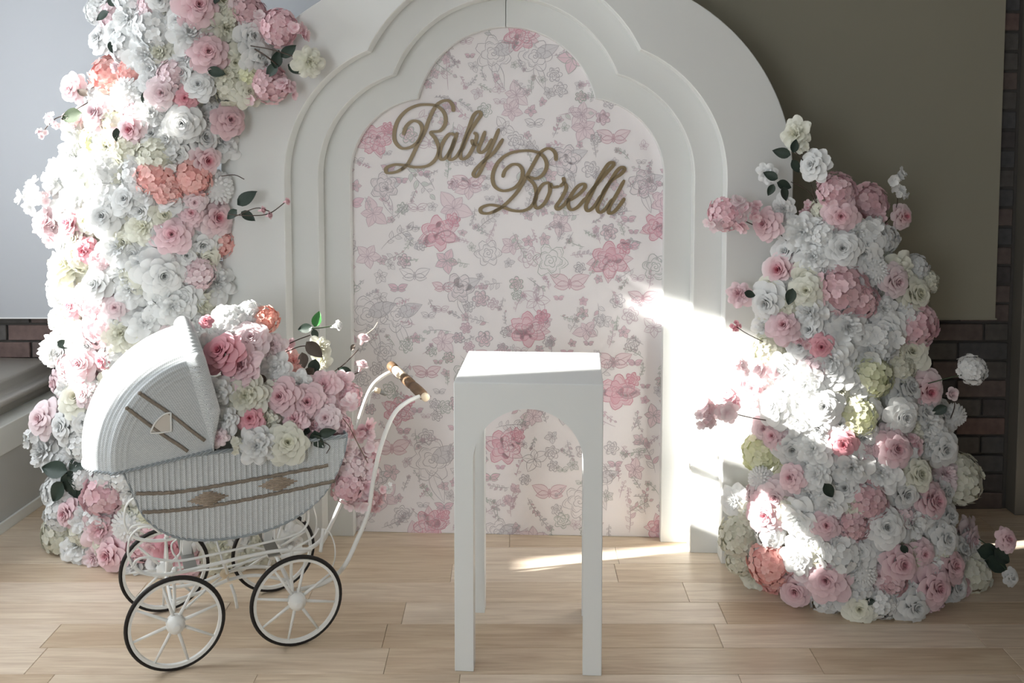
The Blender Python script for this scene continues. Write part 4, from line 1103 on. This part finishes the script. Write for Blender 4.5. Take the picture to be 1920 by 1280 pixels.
# quarter-round porthole
out = [(320, 773), (308, 776), (296, 786), (288, 797), (282, 811), (300, 811), (321, 808)]
for s in (1, -1):
    P = [hood_side(x, y_, .004) for x, y_ in out]; bm = bmesh.new()
    a = [bm.verts.new((p.x, (p.y) * s, p.z)) for p in P]; b = [bm.verts.new((p.x, (p.y + .004) * s, p.z)) for p in P]
    bm.faces.new(a); bm.faces.new(b[::-1])
    for k in range(len(P)): bm.faces.new((a[k], b[k], b[(k + 1) % len(P)], a[(k + 1) % len(P)]))
    bmesh.ops.recalc_face_normals(bm, faces=list(bm.faces)); w_ = obj('porthole', bm, M_frame_int, pram)
    loop = catmull(P[:5], 5) + [P[5], P[6], P[0]]
    fr = tubeobj('porthole_frame', [Vector((p.x, (p.y - .002) * s, p.z)) for p in loop], .0028, M_metalw, w_, 6, 0)
# chassis
def pt(name, pts, r, m=M_metalw, sides=(-1, 1), w=-.14, flat=None):
    q = [pl_(x, y_, w) for x, y_ in pts]
    for s in sides: tubeobj(name, [Vector((p.x, p.y * (-s), p.z)) for p in q], r, m, pram, 8, 6, flat)
pt('upper_spring', [(247, 1064), (256, 1050), (275, 1045), (310, 1050), (345, 1050), (400, 1039), (480, 1021), (545, 1005), (568, 993), (578, 975), (577, 948)], .0042)
pt('side_rail', [(252, 1060), (262, 1071), (290, 1077), (330, 1074), (400, 1058), (470, 1041), (530, 1031), (585, 1029)], .0062)
pt('rear_spring', [(525, 1036), (558, 1024), (585, 1008), (598, 990)], .0035)
pt('front_loop', [(302, 1000), (285, 989), (262, 990), (244, 1008), (240, 1035), (244, 1052), (250, 1064)], .0035)
pt('rear_post', [(601, 1034), (604, 1010), (606, 990)], .006)
pt('rear_hoop', [(606, 992), (618, 998), (627, 1020), (628, 1045), (622, 1066)], .0022)
pt('spring_hanger', [(332, 1010), (322, 1020), (324, 1035), (334, 1050), (340, 1072)], .003); pt('spring_hanger', [(330, 1048), (338, 1035), (340, 1012)], .003)
for sx in (-1, 1):
    tubeobj('axle', [(sx * WB, -TR - .03, WR), (sx * WB, 0, WR), (sx * WB, TR + .03, WR)], .006, M_metalw, pram, 8, 2)
    for s in (-1, 1):
        tubeobj('axle_post', [(sx * WB, s * .14, WR), (sx * WB * .98, s * .14, .22), (sx * WB, s * .14, .288)], .0052, M_metalw, pram, 8, 4)
    bm = bmesh.new(); box(bm, sx * .13 - .02, sx * .13 + .02, -.14, .14, .278, .282); obj('cross_strap', bm, M_steel, pram)
    bm = bmesh.new(); box(bm, sx * .13 - .014, sx * .13 + .014, -.02, .02, .282, .385); obj('bed_bracket', bm, M_metalw, pram)
    for s in (-1, 1):
        bm = bmesh.new(); bmesh.ops.create_icosphere(bm, subdivisions=2, radius=.009); obj('rail_bolt', bm, M_metalw, pram, True, loc=(sx * WB * .97, s * .143, .292 if sx < 0 else .30))
for s in (-1, 1):
    tubeobj('reach_bar', [(-WB, s * .05, WR), (-.09, s * .035, .155), (0, s * .03, .178), (.09, s * .035, .178), (WB, s * .05, WR)], .006, M_metalw, pram, 8, 6)
    tubeobj('reach_strut', [(-.15, s * .14, .16), (0, s * .02, .20), (.16, -s * .02, .24)], .004, M_metalw, pram, 8, 5)
    tubeobj('hanger_bar', [(-.005, s * .035, .18), (-.018, s * .09, .24), (-.03, s * .14, .285)], .004, M_metalw, pram, 8, 4)
tubeobj('brake_lever', [(.0, -.06, .175), (.01, -.075, .14), (.016, -.08, .10)], .005, M_metalw, pram, 8, 4)
bm = bmesh.new(); lathe(bm, [(.004, -.012), (.012, -.010), (.015, 0), (.012, .008), (.004, .01)], 16, 'Y'); obj('brake_knob', bm, M_woodc, pram, True, loc=(-.02, -.06, .215))
# handle
nh = [(.20, .150), (.29, .160), (.355, .20), (.405, .29), (.442, .376), (.461, .484), (.487, .591), (.531, .695), (.580, .737), (.640, .756)]
tubeobj('handle_tube', [(a, -.14, b) for a, b in nh], .0078, M_metalw, pram, 10, 6)
tubeobj('handle_tube', [(a, .14, b + (.0 if b < .3 else .028 * (b - .3) / .45)) for a, b in nh], .0078, M_metalw, pram, 10, 6)
g0 = pl_(795, 742, -.145); g1 = pl_(735, 687, .145); gd = (g1 - g0)
def grip(name, a, b, r, m):
    p = g0 + gd * a; q = g0 + gd * b
    bm = bmesh.new(); tube(bm, [p, p.lerp(q, .12), p.lerp(q, .5), p.lerp(q, .88), q], [r * .82, r, r * 1.05, r, r * .82], 14); return obj(name, bm, m, pram, True)
grip('grip_cap', -.07, -.005, .014, M_woodc); grip('grip_wood', -.005, .34, .0175, M_woodb); grip('grip_wood', .34, .62, .0175, M_woodb); grip('grip_band', .62, .90, .016, M_woodc); grip('grip_end', .90, 1.05, .0175, M_woodb)
kp = pl_(703, 731, .05); kq = pl_(712, 733, .05); kr = pl_(724, 738, .05)
tubeobj('lever_arm', [pl_(690, 760, .05), pl_(694, 740, .05), kp], .004, M_metalw, pram, 8, 4)
bm = bmesh.new(); tube(bm, [kp, kq], .010, 12); obj('lever_grip', bm, M_woodc, pram, True); bm = bmesh.new(); tube(bm, [kq, kr], .009, 12); obj('lever_tip', bm, M_steel, pram, True)

# ------------------------------------------------------------------ flowers lying in the pram
bq = empty('pram_bouquet', PO + Vector((0.12, .05, .70)), 0); tag(bq, 'mound of pink and white silk flowers heaped in the wicker pram', 'flower arrangement')
bm = bmesh.new(); bmesh.ops.create_icosphere(bm, subdivisions=4, radius=1)
for v_ in bm.verts:
    q = 1 + .12 * mnoise.noise(v_.co * 2.5); c = PO + PX * (.12 + v_.co.x * .20 * q) + PN * (v_.co.y * .12 * q) + Vector((0, 0, .70 + v_.co.z * .11 * q + (.07 if v_.co.x < -.2 and v_.co.z > 0 else 0)))
    v_.co = c - bq.location
obj('foam_core', bm, M_core, bq, True)
rg = random.Random(17)
BF = [
 (427,606,38,'H','W',.05),(467,592,30,'H','W',.06),(496,600,28,'H','O',.04),(471,638,34,'R','Q',-.02),(420,664,38,'R','H',-.08),(387,603,12,'R','H',-.02),(456,688,38,'P','P',-.09),(511,648,26,'P','Q',.0),(517,690,30,'P','W',-.03),
 (460,742,42,'P','C',-.11),(405,735,30,'P','W',-.12),(420,788,30,'P','W',-.14),(470,786,24,'R','H',-.14),(529,744,34,'R','P',-.10),(573,757,36,'R','P',-.09),(553,788,26,'P','P',-.13),(606,724,34,'P','P',-.03),(482,836,36,'P','W',-.19),(537,832,36,'R','C',-.19),
 (549,680,22,'P','S',.02),(540,645,13,'B','P',.06),(600,650,20,'P','C',.08),(604,676,18,'P','C',.08),(642,764,30,'B','Q',-.08),(657,742,24,'H','P',-.02),(612,786,25,'R','Q',-.13),(674,800,28,'B','P',-.06),(694,828,22,'B','Q',-.08),(636,800,26,'H','P',-.10),
 (645,846,26,'P','Q',-.10),(660,880,32,'H','Q',-.10),(652,912,32,'H','P',-.12),(672,860,24,'B','Q',-.10),(668,935,24,'B','Q',-.12),(690,918,32,'B','P',-.10),(684,890,26,'H','Q',-.08),(711,930,18,'B','P',-.08),(728,916,10,'B','W',-.08),(690,860,24,'H','P',-.06),(700,945,16,'B','P',-.09),
 (680,638,15,'U','Q',.10),(677,688,15,'U','Q',.08),(629,611,13,'U','W',.1),(440,835,16,'B','C',-.18),(412,820,18,'P','Q',-.17),(500,790,24,'P','C',-.12),(590,800,22,'P','P',-.12),(440,700,26,'P','Q',-.05),(388,650,24,'P','W',.0),(505,735,26,'P','C',-.08),(640,720,24,'P','P',.0),(560,720,28,'P','W',-.04),(600,760,28,'P','P',-.08)]
for x, y_, r, kd, cl, w in BF:
    p = pworld(x, y_, w); n = (Vector((0.05, -.8, .35)) + Vector((rg.uniform(-.3, .3), 0, rg.uniform(-.3, .3)))).normalized()
    if x > 640 and y_ > 780: n = (n + Vector((.5, 0, -.1))).normalized()
    if kd == 'U': n = Vector((.4, -.3, .9)) if y_ > 620 else Vector((1, -.2, .3))
    flower(bq, rg, kd, cl, p, n.normalized(), r * p.y / FPX * 1.12)
for x, y_, dx, dy, s, m, w in [(586, 612, -26, 6, 24, 0, .09), (590, 612, 8, -26, 24, 1, .09), (588, 616, 4, 16, 18, 0, .09), (575, 640, 18, 20, 34, 2, .02), (566, 660, 4, 26, 26, 2, .0), (592, 672, -6, 26, 30, 0, .0), (590, 690, -24, 22, 28, 2, .0), (565, 705, -28, 10, 28, 2, .0), (660, 700, -24, -8, 24, 0, .06),
    (583, 808, -22, -4, 22, 0, -.16), (590, 806, 2, 26, 30, 0, -.17), (598, 812, 26, -2, 26, 0, -.17), (585, 815, 16, 20, 28, 0, -.17), (500, 715, -14, -8, 20, 2, -.08), (665, 645, -6, 10, 12, 2, .08)]:
    p = pworld(x, y_, w); leaf(bq, rg, p, (dx, 0, -dy), s * p.y / FPX * 1.25, [M_leaf, M_leafb, M_leafbr][m])
def bst(pts, w, r=.0018, m=M_stem): stem(bq, [pworld(x, y_, w) for x, y_ in pts], r, m)
bst([(540, 645), (560, 636), (582, 628)], .04); bst([(535, 660), (560, 650), (575, 648)], .02); bst([(583, 616), (605, 614), (622, 611)], .1, .0022, M_stemg); bst([(626, 697), (648, 680), (672, 655)], .07); bst([(622, 706), (650, 706), (672, 698)], .05)
bst([(637, 777), (655, 800), (670, 830), (690, 868)], -.13, .0012, M_woodb); bst([(684, 628), (700, 616), (708, 604)], .1, .0012, M_woodc); bst([(600, 826), (618, 836), (612, 850)], -.18, .0014)
